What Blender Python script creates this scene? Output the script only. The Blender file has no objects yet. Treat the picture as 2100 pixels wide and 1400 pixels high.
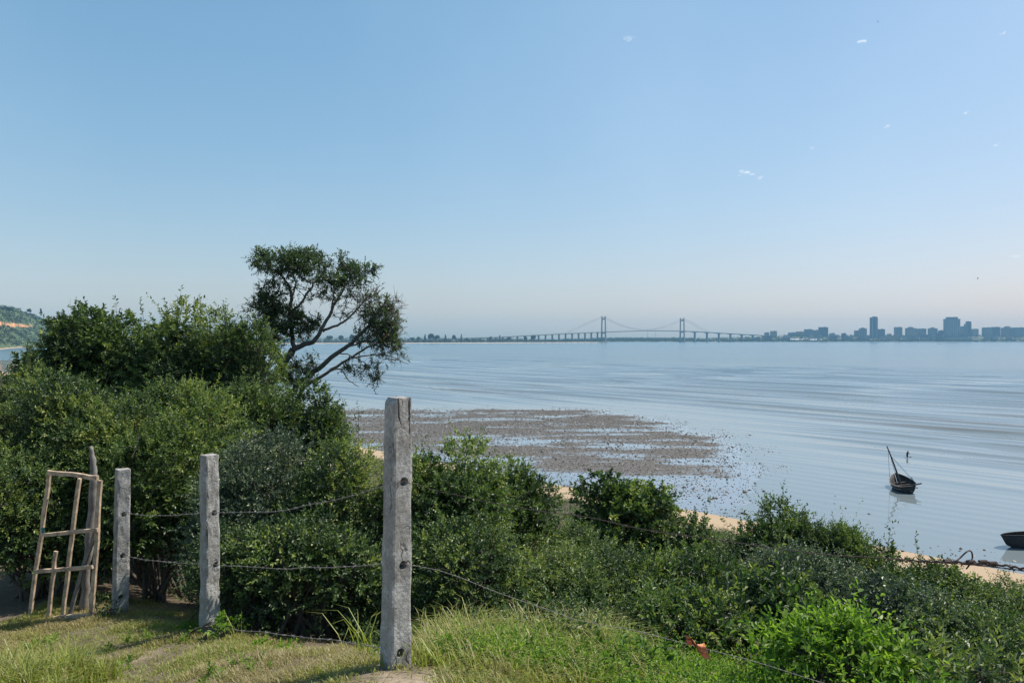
import bpy, bmesh, math
import numpy as np
from mathutils import Vector

scene = bpy.context.scene
COL = scene.collection
# ------------------------------------------------------------------ camera, sky, sun, exposure
EYE = 22.0            # height of the eye above the sea
FPX = 1517.0          # focal length in photo pixels (2100 wide)
HOR = 694.0           # pixel row of the true horizon
cam_d = bpy.data.cameras.new('camera'); cam = bpy.data.objects.new('camera', cam_d); COL.objects.link(cam)
cam_d.sensor_width = 36.0; cam_d.lens = 36.0 * FPX / 2100.0
cam_d.clip_start = 0.1; cam_d.clip_end = 40000
cam.location = (0, 0, EYE)
cam.rotation_euler = (math.radians(90) + math.atan((HOR - 700) / FPX), 0, 0)
scene.camera = cam

SUN_AZ = math.radians(20)      # from +x towards +y
SUN_EL = math.radians(54)
w = bpy.data.worlds.new('World'); scene.world = w; w.use_nodes = True
nt = w.node_tree
bg = nt.nodes['Background']
sky = nt.nodes.new('ShaderNodeTexSky'); sky.sky_type = 'NISHITA'; sky.sun_disc = False
sky.sun_elevation = SUN_EL; sky.sun_rotation = math.pi / 2 - SUN_AZ
sky.altitude = 0; sky.air_density = 1.3; sky.dust_density = 1.0; sky.ozone_density = 6.0
bg.inputs['Strength'].default_value = 0.10
EXPO = 0.5
# a gentle tone curve on the sky: less contrast between zenith, sun side and horizon
sep = nt.nodes.new('ShaderNodeSeparateColor'); com = nt.nodes.new('ShaderNodeCombineColor')
nt.links.new(sky.outputs[0], sep.inputs[0])
for _i, (_p, _g) in enumerate(((1.0, 1.46), (0.69, 1.075), (0.64, 1.10))):
    _a = nt.nodes.new('ShaderNodeMath'); _a.operation = 'MULTIPLY'; _a.inputs[1].default_value = 0.10; nt.links.new(sep.outputs[_i], _a.inputs[0])
    _b = nt.nodes.new('ShaderNodeMath'); _b.operation = 'POWER'; _b.inputs[1].default_value = _p; nt.links.new(_a.outputs[0], _b.inputs[0])
    _c = nt.nodes.new('ShaderNodeMath'); _c.operation = 'MULTIPLY'; _c.inputs[1].default_value = _g / 2 ** EXPO / 0.10; nt.links.new(_b.outputs[0], _c.inputs[0])
    nt.links.new(_c.outputs[0], com.inputs[_i])
# very thin, uneven high cirrus veil
_tc = nt.nodes.new('ShaderNodeTexCoord'); _mp = nt.nodes.new('ShaderNodeMapping'); _mp.inputs['Rotation'].default_value = (0.0, -0.65, 0.0); _mp.inputs['Scale'].default_value = (2.4, 1.5, 1.9)
nt.links.new(_tc.outputs['Generated'], _mp.inputs[0])
_no = nt.nodes.new('ShaderNodeTexNoise'); _no.inputs['Scale'].default_value = 1.1; _no.inputs['Detail'].default_value = 5; _no.inputs['Roughness'].default_value = 0.5; nt.links.new(_mp.outputs[0], _no.inputs['Vector'])
_mr = nt.nodes.new('ShaderNodeMapRange'); _mr.inputs['From Min'].default_value = 0.42; _mr.inputs['From Max'].default_value = 0.75; _mr.inputs['To Max'].default_value = 0.14; nt.links.new(_no.outputs[0], _mr.inputs['Value'])
_mx = nt.nodes.new('ShaderNodeMix'); _mx.data_type = 'RGBA'; nt.links.new(_mr.outputs[0], _mx.inputs[0]); nt.links.new(com.outputs[0], _mx.inputs[6])
_mx.inputs[7].default_value = (4.7, 6.0, 7.4, 1)
nt.links.new(_mx.outputs[2], bg.inputs['Color'])

sl = bpy.data.lights.new('sun', 'SUN'); sun = bpy.data.objects.new('sun', sl); COL.objects.link(sun)
sl.energy = 4.8; sl.angle = math.radians(0.5); sl.color = (1.0, 0.94, 0.84)
sd = Vector((math.cos(SUN_AZ) * math.cos(SUN_EL), math.sin(SUN_AZ) * math.cos(SUN_EL), math.sin(SUN_EL)))
sun.rotation_euler = sd.to_track_quat('Z', 'Y').to_euler()
sun.location = (30, 10, 80)

vs = scene.view_settings
vs.view_transform = 'Standard'; vs.look = 'None'; vs.exposure = EXPO; vs.gamma = 1.0; vs.use_curve_mapping = False
cy = scene.cycles
cy.use_denoising = True
cy.max_bounces = 7; cy.diffuse_bounces = 3; cy.glossy_bounces = 3; cy.transmission_bounces = 4; cy.volume_bounces = 1
cy.sample_clamp_indirect = 4.0

# ------------------------------------------------------------------ helpers
def P(px, py, d):
    """world point seen at photo pixel (px, py) at depth d"""
    return np.array([(px - 1050) / FPX * d, d, EYE - (py - HOR) / FPX * d])

def sea_d(py): return EYE * FPX / (py - HOR)

def tag(o, label=None, cat=None, group=None, kind=None):
    if label: o['label'] = label
    if cat: o['category'] = cat
    if group: o['group'] = group
    if kind: o['kind'] = kind
    return o

def empty(name, loc, label, cat, group=None, rz=0.0):
    o = bpy.data.objects.new(name, None); COL.objects.link(o)
    o.empty_display_size = 0.2
    o.location = tuple(float(v) for v in loc); o.rotation_euler = (0, 0, rz)
    return tag(o, label, cat, group)

def mk(name, V, faces, mat, parent=None, smooth=False, attrs=None, pattrs=None):
    """one mesh object; faces = list of (n,k) int arrays; attrs = {name: per-face floats}; pattrs per-point"""
    V = np.ascontiguousarray(V, dtype=np.float32)
    me = bpy.data.meshes.new(name)
    me.vertices.add(len(V)); me.vertices.foreach_set('co', V.ravel())
    fl = [np.asarray(f, dtype=np.int32) for f in faces if len(f)]
    loops = np.concatenate([f.ravel() for f in fl])
    tot = np.concatenate([np.full(len(f), f.shape[1], dtype=np.int32) for f in fl])
    start = np.concatenate([[0], np.cumsum(tot)[:-1]]).astype(np.int32)
    me.loops.add(len(loops)); me.loops.foreach_set('vertex_index', loops)
    me.polygons.add(len(tot)); me.polygons.foreach_set('loop_start', start); me.polygons.foreach_set('loop_total', tot)
    me.update(calc_edges=True)
    me.polygons.foreach_set('use_smooth', np.full(len(tot), bool(smooth)))
    for k, a in (attrs or {}).items():
        at = me.attributes.new(k, 'FLOAT', 'FACE'); at.data.foreach_set('value', np.asarray(a, dtype=np.float32))
    for k, a in (pattrs or {}).items():
        at = me.attributes.new(k, 'FLOAT', 'POINT'); at.data.foreach_set('value', np.asarray(a, dtype=np.float32))
    me.materials.append(mat)
    o = bpy.data.objects.new(name, me); COL.objects.link(o)
    if parent is not None:
        o.parent = parent
    return o

def mk_at(name, V, faces, mat, origin, parent=None, **k):
    """mesh whose origin is a world point (vertices given in world space)"""
    V = np.asarray(V, dtype=np.float64) - np.asarray(origin)
    o = mk(name, V, faces, mat, parent, **k)
    if parent is None: o.location = tuple(float(v) for v in origin)
    return o

class MB:
    """collects simple shapes into one mesh"""
    def __init__(s): s.v = []; s.f = []; s.n = 0
    def add(s, V, F):
        V = np.asarray(V, float)
        for f in F: s.f.append([i + s.n for i in f])
        s.v.append(V); s.n += len(V); return s
    def box(s, c, size, M=None, taper=1.0):
        x, y, z = [v / 2 for v in size]
        V = np.array([[-x, -y, -z], [x, -y, -z], [x, y, -z], [-x, y, -z], [-x * taper, -y * taper, z], [x * taper, -y * taper, z], [x * taper, y * taper, z], [-x * taper, y * taper, z]])
        if M is not None: V = V @ np.asarray(M).T
        return s.add(V + np.asarray(c), [[3, 2, 1, 0], [4, 5, 6, 7], [0, 1, 5, 4], [1, 2, 6, 5], [2, 3, 7, 6], [3, 0, 4, 7]])
    def bar(s, a, b, wx, wy, up=(0, 0, 1), wob=0.0, rng=None, n=1):
        a = np.asarray(a, float); b = np.asarray(b, float); ax = b - a; ax = ax / np.linalg.norm(ax)
        sd_ = np.cross(ax, up); sd_ /= np.linalg.norm(sd_); u = np.cross(sd_, ax)
        V = []; F = []
        for i in range(n + 1):
            c = a + (b - a) * i / n
            if wob and rng is not None: c = c + sd_ * rng.normal() * wob + u * rng.normal() * wob
            k = 1 + (rng.normal() * 0.06 if rng is not None else 0)
            V += [c - sd_ * wx / 2 * k - u * wy / 2, c + sd_ * wx / 2 * k - u * wy / 2, c + sd_ * wx / 2 * k + u * wy / 2, c - sd_ * wx / 2 * k + u * wy / 2]
        for i in range(n):
            o = 4 * i
            for j in range(4): F.append([o + j, o + (j + 1) % 4, o + 4 + (j + 1) % 4, o + 4 + j])
        F += [[3, 2, 1, 0], [4 * n, 4 * n + 1, 4 * n + 2, 4 * n + 3]]
        return s.add(V, F)
    def tube(s, pts, rad, k=8, cap=True):
        V, F = tube_arrays(pts, rad, k)
        Fl = [list(f) for f in F]
        if cap:
            n = len(pts); Fl += [list(range(k))[::-1], [(n - 1) * k + j for j in range(k)]]
        return s.add(V, Fl)
    def build(s, name, mat, parent=None, smooth=False, origin=None):
        V = np.concatenate(s.v)
        if origin is not None: V = V - np.asarray(origin)
        by = {}
        for f in s.f: by.setdefault(len(f), []).append(f)
        o = mk(name, V, [np.array(by[k]) for k in sorted(by)], mat, parent, smooth)
        if origin is not None and parent is None: o.location = tuple(float(v) for v in origin)
        return o

def tube_arrays(pts, rad, k=6):
    pts = np.asarray(pts, float); n = len(pts); rad = np.broadcast_to(np.asarray(rad, float), (n,))
    tan = np.gradient(pts, axis=0); tan /= np.linalg.norm(tan, axis=1)[:, None] + 1e-12
    ref = np.array([0.31, 0.77, 0.55]) if abs(np.dot(tan[0], [0.31, 0.77, 0.55])) < 0.9 else np.array([1.0, 0, 0])
    u = np.cross(tan, ref); u /= np.linalg.norm(u, axis=1)[:, None] + 1e-12
    v = np.cross(tan, u)
    a = np.arange(k) * 2 * math.pi / k
    V = pts[:, None] + rad[:, None, None] * (u[:, None] * np.cos(a)[None, :, None] + v[:, None] * np.sin(a)[None, :, None])
    i = np.arange(n - 1)[:, None] * k; j = np.arange(k)[None]; j2 = (j + 1) % k
    F = np.stack([i + j, i + j2, i + k + j2, i + k + j], -1).reshape(-1, 4)
    return V.reshape(-1, 3), F

def join_tubes(tubes, k=5):
    Vs = []; Fs = []; n = 0
    for pts, rad in tubes:
        V, F = tube_arrays(pts, rad, k); Vs.append(V); Fs.append(F + n); n += len(V)
    return np.concatenate(Vs), np.concatenate(Fs)

def hash2(ix, iy, seed):
    h = (ix.astype(np.int64) * 374761393 + iy.astype(np.int64) * 668265263 + seed * 982451653) & 0x7fffffff
    h = ((h ^ (h >> 13)) * 1274126177) & 0x7fffffff
    h = ((h ^ (h >> 16)) * 668265263) & 0x7fffffff
    return ((h ^ (h >> 15)) & 0xffffff) / float(0xffffff)

def vnoise(x, y, seed=0):
    x = np.asarray(x, float); y = np.asarray(y, float)
    ix = np.floor(x); iy = np.floor(y); fx = x - ix; fy = y - iy
    fx = fx * fx * (3 - 2 * fx); fy = fy * fy * (3 - 2 * fy)
    ix = ix.astype(np.int64); iy = iy.astype(np.int64)
    a = hash2(ix, iy, seed); b = hash2(ix + 1, iy, seed); c = hash2(ix, iy + 1, seed); d = hash2(ix + 1, iy + 1, seed)
    return (a * (1 - fx) + b * fx) * (1 - fy) + (c * (1 - fx) + d * fx) * fy

def fbm(x, y, seed=0, o=4):
    s = 0; a = 0.5; t = 0
    for i in range(o):
        s = s + a * vnoise(x * 2 ** i, y * 2 ** i, seed + i * 17); t += a; a *= 0.5
    return s / t

def sstep(a, b, x):
    t = np.clip((np.asarray(x, float) - a) / (b - a), 0, 1); return t * t * (3 - 2 * t)

# ------------------------------------------------------------------ materials
def new_mat(name):
    m = bpy.data.materials.new(name); m.use_nodes = True
    return m, m.node_tree, m.node_tree.nodes['Principled BSDF']

def N(t, kind, **kw):
    n = t.nodes.new(kind)
    for k, v in kw.items():
        if k.startswith('_'): setattr(n, k[1:], v)
        else: n.inputs[k.replace('_', ' ')].default_value = v
    return n

def ramp(t, src, stops, interp='LINEAR'):
    r = t.nodes.new('ShaderNodeValToRGB'); r.color_ramp.interpolation = interp
    e = r.color_ramp.elements
    while len(e) < len(stops): e.new(0.5)
    for i, (p, c) in enumerate(stops):
        e[i].position = p; e[i].color = (c[0], c[1], c[2], 1) if not isinstance(c, (int, float)) else (c, c, c, 1)
    t.links.new(src, r.inputs[0]); return r

def mixc(t, fac, a, b, mode='MIX'):
    m = t.nodes.new('ShaderNodeMix'); m.data_type = 'RGBA'; m.blend_type = mode
    for sock, v in ((m.inputs[0], fac), (m.inputs[6], a), (m.inputs[7], b)):
        if hasattr(v, 'links'): t.links.new(v, sock)
        elif isinstance(v, (int, float)): sock.default_value = v
        else: sock.default_value = (*v, 1)
    return m.outputs[2]

def attr(t, name):
    a = t.nodes.new('ShaderNodeAttribute'); a.attribute_name = name; return a.outputs['Fac']

def math_(t, op, a, b=0.0, clamp=False):
    m = t.nodes.new('ShaderNodeMath'); m.operation = op; m.use_clamp = clamp
    for i, v in enumerate((a, b)):
        if hasattr(v, 'links'): t.links.new(v, m.inputs[i])
        else: m.inputs[i].default_value = v
    return m.outputs[0]

def coords(t, sx=1, sy=1, sz=1, rot=0.0, out='Object'):
    tc = t.nodes.new('ShaderNodeTexCoord'); mp = t.nodes.new('ShaderNodeMapping')
    mp.inputs['Scale'].default_value = (sx, sy, sz); mp.inputs['Rotation'].default_value = (0, 0, rot)
    t.links.new(tc.outputs[out], mp.inputs[0]); return mp.outputs[0]

def noise(t, vec, scale, detail=4, rough=0.55):
    n = t.nodes.new('ShaderNodeTexNoise'); n.inputs['Scale'].default_value = scale
    n.inputs['Detail'].default_value = detail; n.inputs['Roughness'].default_value = rough
    if vec is not None: t.links.new(vec, n.inputs['Vector'])
    return n.outputs[0]

def bump(t, h, strength, dist, base=None):
    b = t.nodes.new('ShaderNodeBump'); b.inputs['Strength'].default_value = strength; b.inputs['Distance'].default_value = dist
    t.links.new(h, b.inputs['Height'])
    if base is not None: t.links.new(base, b.inputs['Normal'])
    return b.outputs[0]

def plain(name, col, rough=0.8, var=0.25, scale=6, bmp=0.0):
    m, t, p = new_mat(name)
    n = noise(t, coords(t), scale, 5, 0.6)
    c = [max(v * (1 - var), 0) for v in col]; d = [min(v * (1 + var), 1) for v in col]
    r = ramp(t, n, [(0.3, c), (0.7, d)])
    t.links.new(r.outputs[0], p.inputs['Base Color']); p.inputs['Roughness'].default_value = rough
    if bmp: t.links.new(bump(t, n, 0.6, bmp), p.inputs['Normal'])
    return m

def leaf_mat(name, stops, rough=0.38, trans=0.3, spec=0.5, tmul=(1.3, 1.5, 0.6)):
    m, t, p = new_mat(name)
    r = ramp(t, attr(t, 'tint'), stops)
    t.links.new(r.outputs[0], p.inputs['Base Color'])
    p.inputs['Roughness'].default_value = rough; p.inputs['Specular IOR Level'].default_value = spec
    tr = t.nodes.new('ShaderNodeBsdfTranslucent')
    t.links.new(mixc(t, 1.0, r.outputs[0], tmul, 'MULTIPLY'), tr.inputs[0])
    ms = t.nodes.new('ShaderNodeMixShader'); ms.inputs[0].default_value = trans
    t.links.new(p.outputs[0], ms.inputs[1]); t.links.new(tr.outputs[0], ms.inputs[2])
    t.links.new(ms.outputs[0], t.nodes['Material Output'].inputs[0])
    return m

M = {}
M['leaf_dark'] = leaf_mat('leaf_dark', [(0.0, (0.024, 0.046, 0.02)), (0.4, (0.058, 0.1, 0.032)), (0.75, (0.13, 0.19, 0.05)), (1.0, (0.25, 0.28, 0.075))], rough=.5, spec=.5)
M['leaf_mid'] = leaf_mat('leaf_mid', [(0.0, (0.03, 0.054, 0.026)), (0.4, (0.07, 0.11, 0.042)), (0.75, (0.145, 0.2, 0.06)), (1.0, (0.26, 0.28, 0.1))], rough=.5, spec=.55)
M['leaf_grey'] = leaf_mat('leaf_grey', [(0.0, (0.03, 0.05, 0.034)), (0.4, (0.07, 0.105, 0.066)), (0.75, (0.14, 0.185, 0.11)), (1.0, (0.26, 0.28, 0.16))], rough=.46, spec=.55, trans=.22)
M['leaf_bright'] = leaf_mat('leaf_bright', [(0.0, (0.045, 0.09, 0.018)), (0.5, (0.1, 0.19, 0.03)), (1.0, (0.22, 0.32, 0.05))], rough=0.5, trans=0.42, spec=.35)
M['leaf_tree'] = leaf_mat('leaf_tree', [(0.0, (0.022, 0.042, 0.022)), (0.5, (0.05, 0.085, 0.035)), (0.9, (0.09, 0.14, 0.045)), (1.0, (0.13, 0.095, 0.05))], trans=0.35)
M['leaf_far'] = leaf_mat('leaf_far', [(0.0, (0.02, 0.035, 0.018)), (1.0, (0.07, 0.1, 0.035))], rough=0.7, trans=0.1, spec=0.2)
M['leaf_hill_shaded'] = leaf_mat('leaf_hill_shaded', [(0.0, (0.014, 0.02, 0.014)), (1.0, (0.05, 0.06, 0.034))], rough=0.8, trans=0.08, spec=0.1)  # less green than the far leaves, with the hill's shade darkened into the colour
M['grass'] = leaf_mat('grass_blades', [(0.0, (0.24, 0.19, 0.1)), (0.3, (0.27, 0.23, 0.085)), (0.55, (0.27, 0.265, 0.055)), (1.0, (0.18, 0.24, 0.038))], rough=0.5, trans=0.35)
M['twig'] = plain('twig_bark', (0.085, 0.07, 0.055), 0.9, 0.35, 30)
M['bark'] = plain('trunk_bark', (0.11, 0.1, 0.09), 0.9, 0.45, 14, 0.02)
M['rust'] = plain('rusty_wire', (0.075, 0.05, 0.042), 0.75, 0.4, 60)
M['wire'] = plain('galvanised_wire', (0.22, 0.2, 0.18), 0.5, 0.35, 60)
M['timber'] = plain('dry_timber', (0.4, 0.3, 0.21), 0.85, 0.5, 14, 0.005)
M['grey_timber'] = plain('grey_timber', (0.17, 0.155, 0.14), 0.9, 0.4, 14, 0.006)

# ------------------------------------------------------------------ shore frame: n points to sea, e along the shore to the left
_n = np.array([0.72, 0.694]); _n /= np.linalg.norm(_n); _e = np.array([-_n[1], _n[0]])
def st(x, y): return x * _n[0] + y * _n[1], x * _e[0] + y * _e[1]
def xy(s, t): return s * _n[0] + t * _e[0], s * _n[1] + t * _e[1]
def shore_s(t):
    tt = np.maximum(np.asarray(t, float) - 150, 0)
    return 81 + 7.9e-5 * tt ** 2
T1 = 3.47
def ground_qt(q, t):
    q = np.asarray(q, float); t = np.asarray(t, float)
    tr = t - T1
    zf = 20.17 - 1.8 * (1 - np.exp(-np.maximum(tr, 0) / 6)) + 0.03 * np.minimum(np.maximum(-tr, 0), 10)
    H = 17 + 97 * sstep(1300, 2100, t) * (1 - sstep(2700, 4000, t)) * (0.86 + 0.28 * fbm(t * 0.006, t * 0 + 3.3, 5, 3))
    top = zf * (1 - sstep(100, 400, t)) + H * sstep(100, 400, t)
    wd = 78.6 + 60 * sstep(900, 1600, t)
    u = np.clip((q - 9) / (wd - 9), 0, 1)
    z = np.where(q < 0, np.maximum(q * 0.02, -0.6), np.where(q < 9, sstep(-9, 9, q) * 2 - 1, 1 + (top - 1) * u))
    z = np.where(q > wd, top + np.minimum(0.03 * (q - wd), 1.0), z)
    x, y = xy(shore_s(t) - q, t)
    near = sstep(9, 12, q)
    rough = 0.05 * (fbm(x * 1.3, y * 1.3, 3, 3) - 0.5) + 0.5 * sstep(3.6, 9, 81 - q) * near * (fbm(x * 0.35, y * 0.35, 8, 3) - 0.5)
    far = sstep(900, 1500, t) * sstep(15, 40, q) * 14 * (fbm(x * 0.012, y * 0.012, 21, 4) - 0.5)
    return z + rough * near + far
def ground_z(x, y):
    s, t = st(np.asarray(x, float), np.asarray(y, float))
    return ground_qt(shore_s(t) - s, t)

def grid_faces(nr, nc):
    i = np.arange(nr - 1)[:, None] * nc; j = np.arange(nc - 1)[None]
    return np.stack([i + j, i + j + 1, i + nc + j + 1, i + nc + j], -1).reshape(-1, 4)

def path_amount(x, y):
    nz = fbm(x * 2.2, y * 2.2, 31, 4)
    a = sstep(4.02, 3.86, y + (nz - 0.5) * 0.7) * sstep(0.6, -0.4, x)
    b = sstep(0.75, 0.45, np.hypot((x + 3.05) / 1.2, (y - 5.75) / 0.55) + (nz - 0.5) * 1.3)
    c = sstep(0.62, 0.74, nz) * 0.6 * sstep(6.8, 5.5, y)
    fine = fbm(x * 9.0, y * 9.0, 37, 3)
    return np.clip(np.maximum(np.maximum(a, b * .8), c) * sstep(.36, .56, fine + .12 * a), 0, 1)

# ------------------------------------------------------------------ ground (dune, beach and the far-left hill)
def build_ground():
    tn = np.concatenate([-np.geomspace(12.5, 260, 26)[::-1], np.arange(-12, 22, 0.22), np.geomspace(22.4, 300, 40)[0:], np.linspace(320, 1200, 45), np.linspace(1215, 4300, 190)])
    qn = np.concatenate([np.linspace(-40, 4, 16), np.arange(5, 66, 1.6), np.arange(66.5, 84, 0.2), np.geomspace(84.5, 420, 46)])
    Q, T = np.meshgrid(qn, tn, indexing='ij')
    Z = ground_qt(Q, T)
    x, y = xy(shore_s(T) - Q, T)
    V = np.stack([x, y, Z], -1).reshape(-1, 3)
    nz = fbm(x * 0.25, y * 0.25, 40, 4)
    sand = 1 - sstep(9.0, 10.5, Q + (nz - 0.5) * 4)
    turf = .38 * sstep(3.6, 2.5, 81 - Q + (fbm(x * 2, y * 2, 33, 3) - .5) * 1.2)
    path = np.maximum(path_amount(x, y), turf * (.6 + .8 * (fbm(x * 5, y * 5, 34, 3) - .3))) * (np.abs(T) < 20) * (Q > 70)
    far = sstep(500, 900, T) * (1 - sand)
    nb = fbm(x * 0.02, y * 0.05, 50, 4)
    # bare orange slip high on the distant hill
    rel = (Z - 62) / 9.0 + (nb - 0.5) * 2.2
    px = 1050 + x / np.maximum(y, 1) * FPX
    bare = np.clip(1.25 - np.abs(rel) * 1.6, 0, 1) * sstep(72, 52, px + (nb - .5) * 40) * (T > 1300) * (Q > 20)
    m, t, p = new_mat('ground')
    co = coords(t)
    fine = noise(t, co, 22, 6, 0.65); mid = noise(t, co, 1.6, 5, 0.6)
    soil = ramp(t, fine, [(0.3, (0.045, 0.037, 0.026)), (0.7, (0.1, 0.08, 0.052))]).outputs[0]
    sandc = ramp(t, fine, [(0.25, (0.31, 0.23, 0.15)), (0.75, (0.4, 0.3, 0.2))]).outputs[0]
    sandc = mixc(t, math_(t, 'MULTIPLY', mid, 0.35), sandc, (0.27, 0.2, 0.135))
    wr_ = ramp(t, noise(t, coords(t, 1, 1, 1), 2.6, 5, .75), [(0.6, 0.0), (0.66, 0.8)]).outputs[0]
    sandc = mixc(t, math_(t, 'MULTIPLY', wr_, ramp(t, noise(t, co, .25, 3, .6), [(.45, 0.0), (.6, 1.0)]).outputs[0]), sandc, (0.1, 0.08, 0.06))
    pathc = ramp(t, fine, [(0.3, (0.22, 0.175, 0.125)), (0.7, (0.36, 0.29, 0.21))]).outputs[0]
    green = ramp(t, noise(t, co, 0.05, 5, 0.7), [(0.35, (0.035, 0.055, 0.025)), (0.65, (0.09, 0.12, 0.05))]).outputs[0]
    orange = ramp(t, noise(t, co, 0.06, 5, 0.7), [(0.35, (0.42, 0.17, 0.07)), (0.65, (0.6, 0.33, 0.17))]).outputs[0]
    c = mixc(t, attr(t, 'sand'), soil, sandc)
    c = mixc(t, attr(t, 'path'), c, pathc)
    c = mixc(t, attr(t, 'far'), c, green)
    c = mixc(t, attr(t, 'bare'), c, orange)
    t.links.new(c, p.inputs['Base Color']); p.inputs['Roughness'].default_value = 0.95; p.inputs['Specular IOR Level'].default_value = 0.15
    t.links.new(bump(t, fine, 0.7, 0.02), p.inputs['Normal'])
    o = mk('ground', V, [grid_faces(*Q.shape)[:, ::-1]], m, None, True, None,
           {'sand': sand.ravel(), 'path': path.ravel(), 'far': far.ravel(), 'bare': bare.ravel()})
    tag(o, kind='structure')
build_ground()

# ------------------------------------------------------------------ tidal flat, sea
OUT_T = [-40, -20, 26, 49, 65, 85, 107, 148, 201, 245, 340]
OUT_S = [80, 82, 88, 98, 121, 146, 163, 181, 126, 82, 80]
def out_s(t): return np.interp(t, OUT_T, OUT_S)

def flat_fields(s, t):
    x, y = xy(s, t)
    edge = out_s(t) - s
    n1 = fbm(x * 0.06, y * 0.12, 60, 4) - 0.5; n2 = fbm(x * 0.5, y * 0.9, 63, 4) - 0.5
    edge = edge + n1 * 14 + n2 * 5
    el = np.clip(edge * 0.006, -0.12, 0.045) + n2 * 0.02 - 0.07 * sstep(62, 40, t)
    # long bands of shell and weed with bright wet channels between
    v = y - 0.42 * (x + 20)            # bands run up to the right
    band = np.zeros_like(x)
    for c0, wd, k in ((228, 5, 0.5), (206, 7, 0.5), (187, 6.5, .95), (172, 8, 1.0), (152, 6, .35), (140, 6, .4), (128, 5, .35), (118, 4, .25)):
        band = np.maximum(band, k * np.exp(-((v + n1 * 16 - c0) / wd) ** 2))
    n3 = fbm(x * 0.09, y * 0.3, 66, 3) - 0.5
    D = 0.57 + 0.28 * band + n1 * 0.4 + n2 * 0.3 + n3 * 1.05
    D = D * sstep(-5, 12, edge) * (0.86 + 0.14 * sstep(88, 105, s)) * (0.5 + 0.5 * sstep(46, 88, t))
    D = np.maximum(D, 0.22 * sstep(0.42, 0.65, n1 + 0.5 + n2 * .3) * sstep(-25, -5, edge))
    return el, np.clip(D, 0, .8)

def build_flat():
    S, T = np.meshgrid(np.arange(76, 192, 0.9), np.arange(-36, 320, 1.2), indexing='ij')
    el, D = flat_fields(S, T)
    x, y = xy(S, T)
    el = np.where(S < 80.5, np.minimum(el, -0.05 + (S - 76) * 0.005), el)
    V = np.stack([x, y, el], -1).reshape(-1, 3)
    m, t, p = new_mat('tidal_flat')
    co = coords(t, 1, 1, 1)
    f1 = noise(t, co, 0.55, 6, 0.85); f2 = noise(t, co, 2.2, 3, 0.7)
    d = attr(t, 'rubble')
    # density attribute thresholds a fine speckle
    th = math_(t, 'SUBTRACT', math_(t, 'ADD', math_(t, 'MULTIPLY', f1, 0.75), math_(t, 'MULTIPLY', f2, 0.35)), math_(t, 'SUBTRACT', 0.9, math_(t, 'MULTIPLY', d, 0.72)))
    mask = math_(t, 'MULTIPLY', th, 14.0, True)
    rub = ramp(t, f2, [(0.3, (0.06, 0.054, 0.048)), (0.6, (0.12, 0.108, 0.095)), (0.8, (0.28, 0.265, 0.25))]).outputs[0]
    wet = ramp(t, f1, [(0.3, (0.13, 0.13, 0.13)), (0.7, (0.2, 0.195, 0.19))]).outputs[0]
    t.links.new(mixc(t, mask, wet, rub), p.inputs['Base Color'])
    r = math_(t, 'ADD', math_(t, 'MULTIPLY', mask, 0.65), 0.06)
    t.links.new(r, p.inputs['Roughness'])
    t.links.new(math_(t, 'SUBTRACT', 0.8, math_(t, 'MULTIPLY', mask, 0.62)), p.inputs['Specular IOR Level'])
    h = math_(t, 'ADD', math_(t, 'MULTIPLY', mask, 1.0), math_(t, 'MULTIPLY', f1, 0.25))
    p.inputs['Coat Weight'].default_value = 0.0
    t.links.new(math_(t, 'SUBTRACT', 1.0, mask), p.inputs['Coat Weight']); p.inputs['Coat Roughness'].default_value = .03
    t.links.new(bump(t, h, 0.3, 0.05), p.inputs['Normal'])
    o = mk('tidal_flat', V, [grid_faces(*S.shape)[:, ::-1]], m, None, True, None, {'rubble': D.ravel()})
    tag(o, kind='structure')
    # shells, stones and weed lumps
    rng = np.random.default_rng(4)
    n = 330000
    s = rng.uniform(82, 186, n); tt = rng.uniform(-10, 260, n)
    el, D = flat_fields(s, tt)
    keep = (rng.random(n) < D * 0.55) & (el > -0.12)
    s = s[keep][:75000]; tt = tt[keep][:75000]; el = el[keep][:75000]
    x, y = xy(s, tt); n = len(x)
    r = rng.uniform(0.035, 0.13, n) * (1 + (rng.random(n) < 0.05) * 1.2)
    base = np.array([[1, 0, 0], [0, 1, 0], [-1, 0, 0], [0, -1, 0], [0, 0, 1], [0, 0, -0.6]], float)
    Vl = base[None] * np.stack([r * rng.uniform(.8, 1.8, n), r, r * rng.uniform(.5, 1, n)], -1)[:, None] * rng.uniform(0.7, 1.25, (n, 6, 1))
    a = rng.uniform(0, 6.28, n); ca, sa = np.cos(a), np.sin(a)
    X = Vl[..., 0] * ca[:, None] - Vl[..., 1] * sa[:, None]; Y = Vl[..., 0] * sa[:, None] + Vl[..., 1] * ca[:, None]
    Vl = np.stack([X + x[:, None], Y + y[:, None], Vl[..., 2] + el[:, None] + 0.02], -1)
    F = np.array([[0, 1, 4], [1, 2, 4], [2, 3, 4], [3, 0, 4], [1, 0, 5], [2, 1, 5], [3, 2, 5], [0, 3, 5]])
    F = (F[None] + (np.arange(n) * 6)[:, None, None]).reshape(-1, 3)
    m, t, p = new_mat('shell_rubble'); p.inputs['Roughness'].default_value = .75
    t.links.new(ramp(t, attr(t, 'tint'), [(0.0, (.025, .024, .024)), (.6, (.11, .098, .085)), (.85, (.22, .2, .18)), (1.0, (.55, .54, .52))]).outputs[0], p.inputs['Base Color'])
    o = mk('shell_rubble', Vl.reshape(-1, 3), [F], m, None, True, {'tint': np.repeat(rng.random(n), 8)})
    tag(o, kind='stuff')
build_flat()

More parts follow.
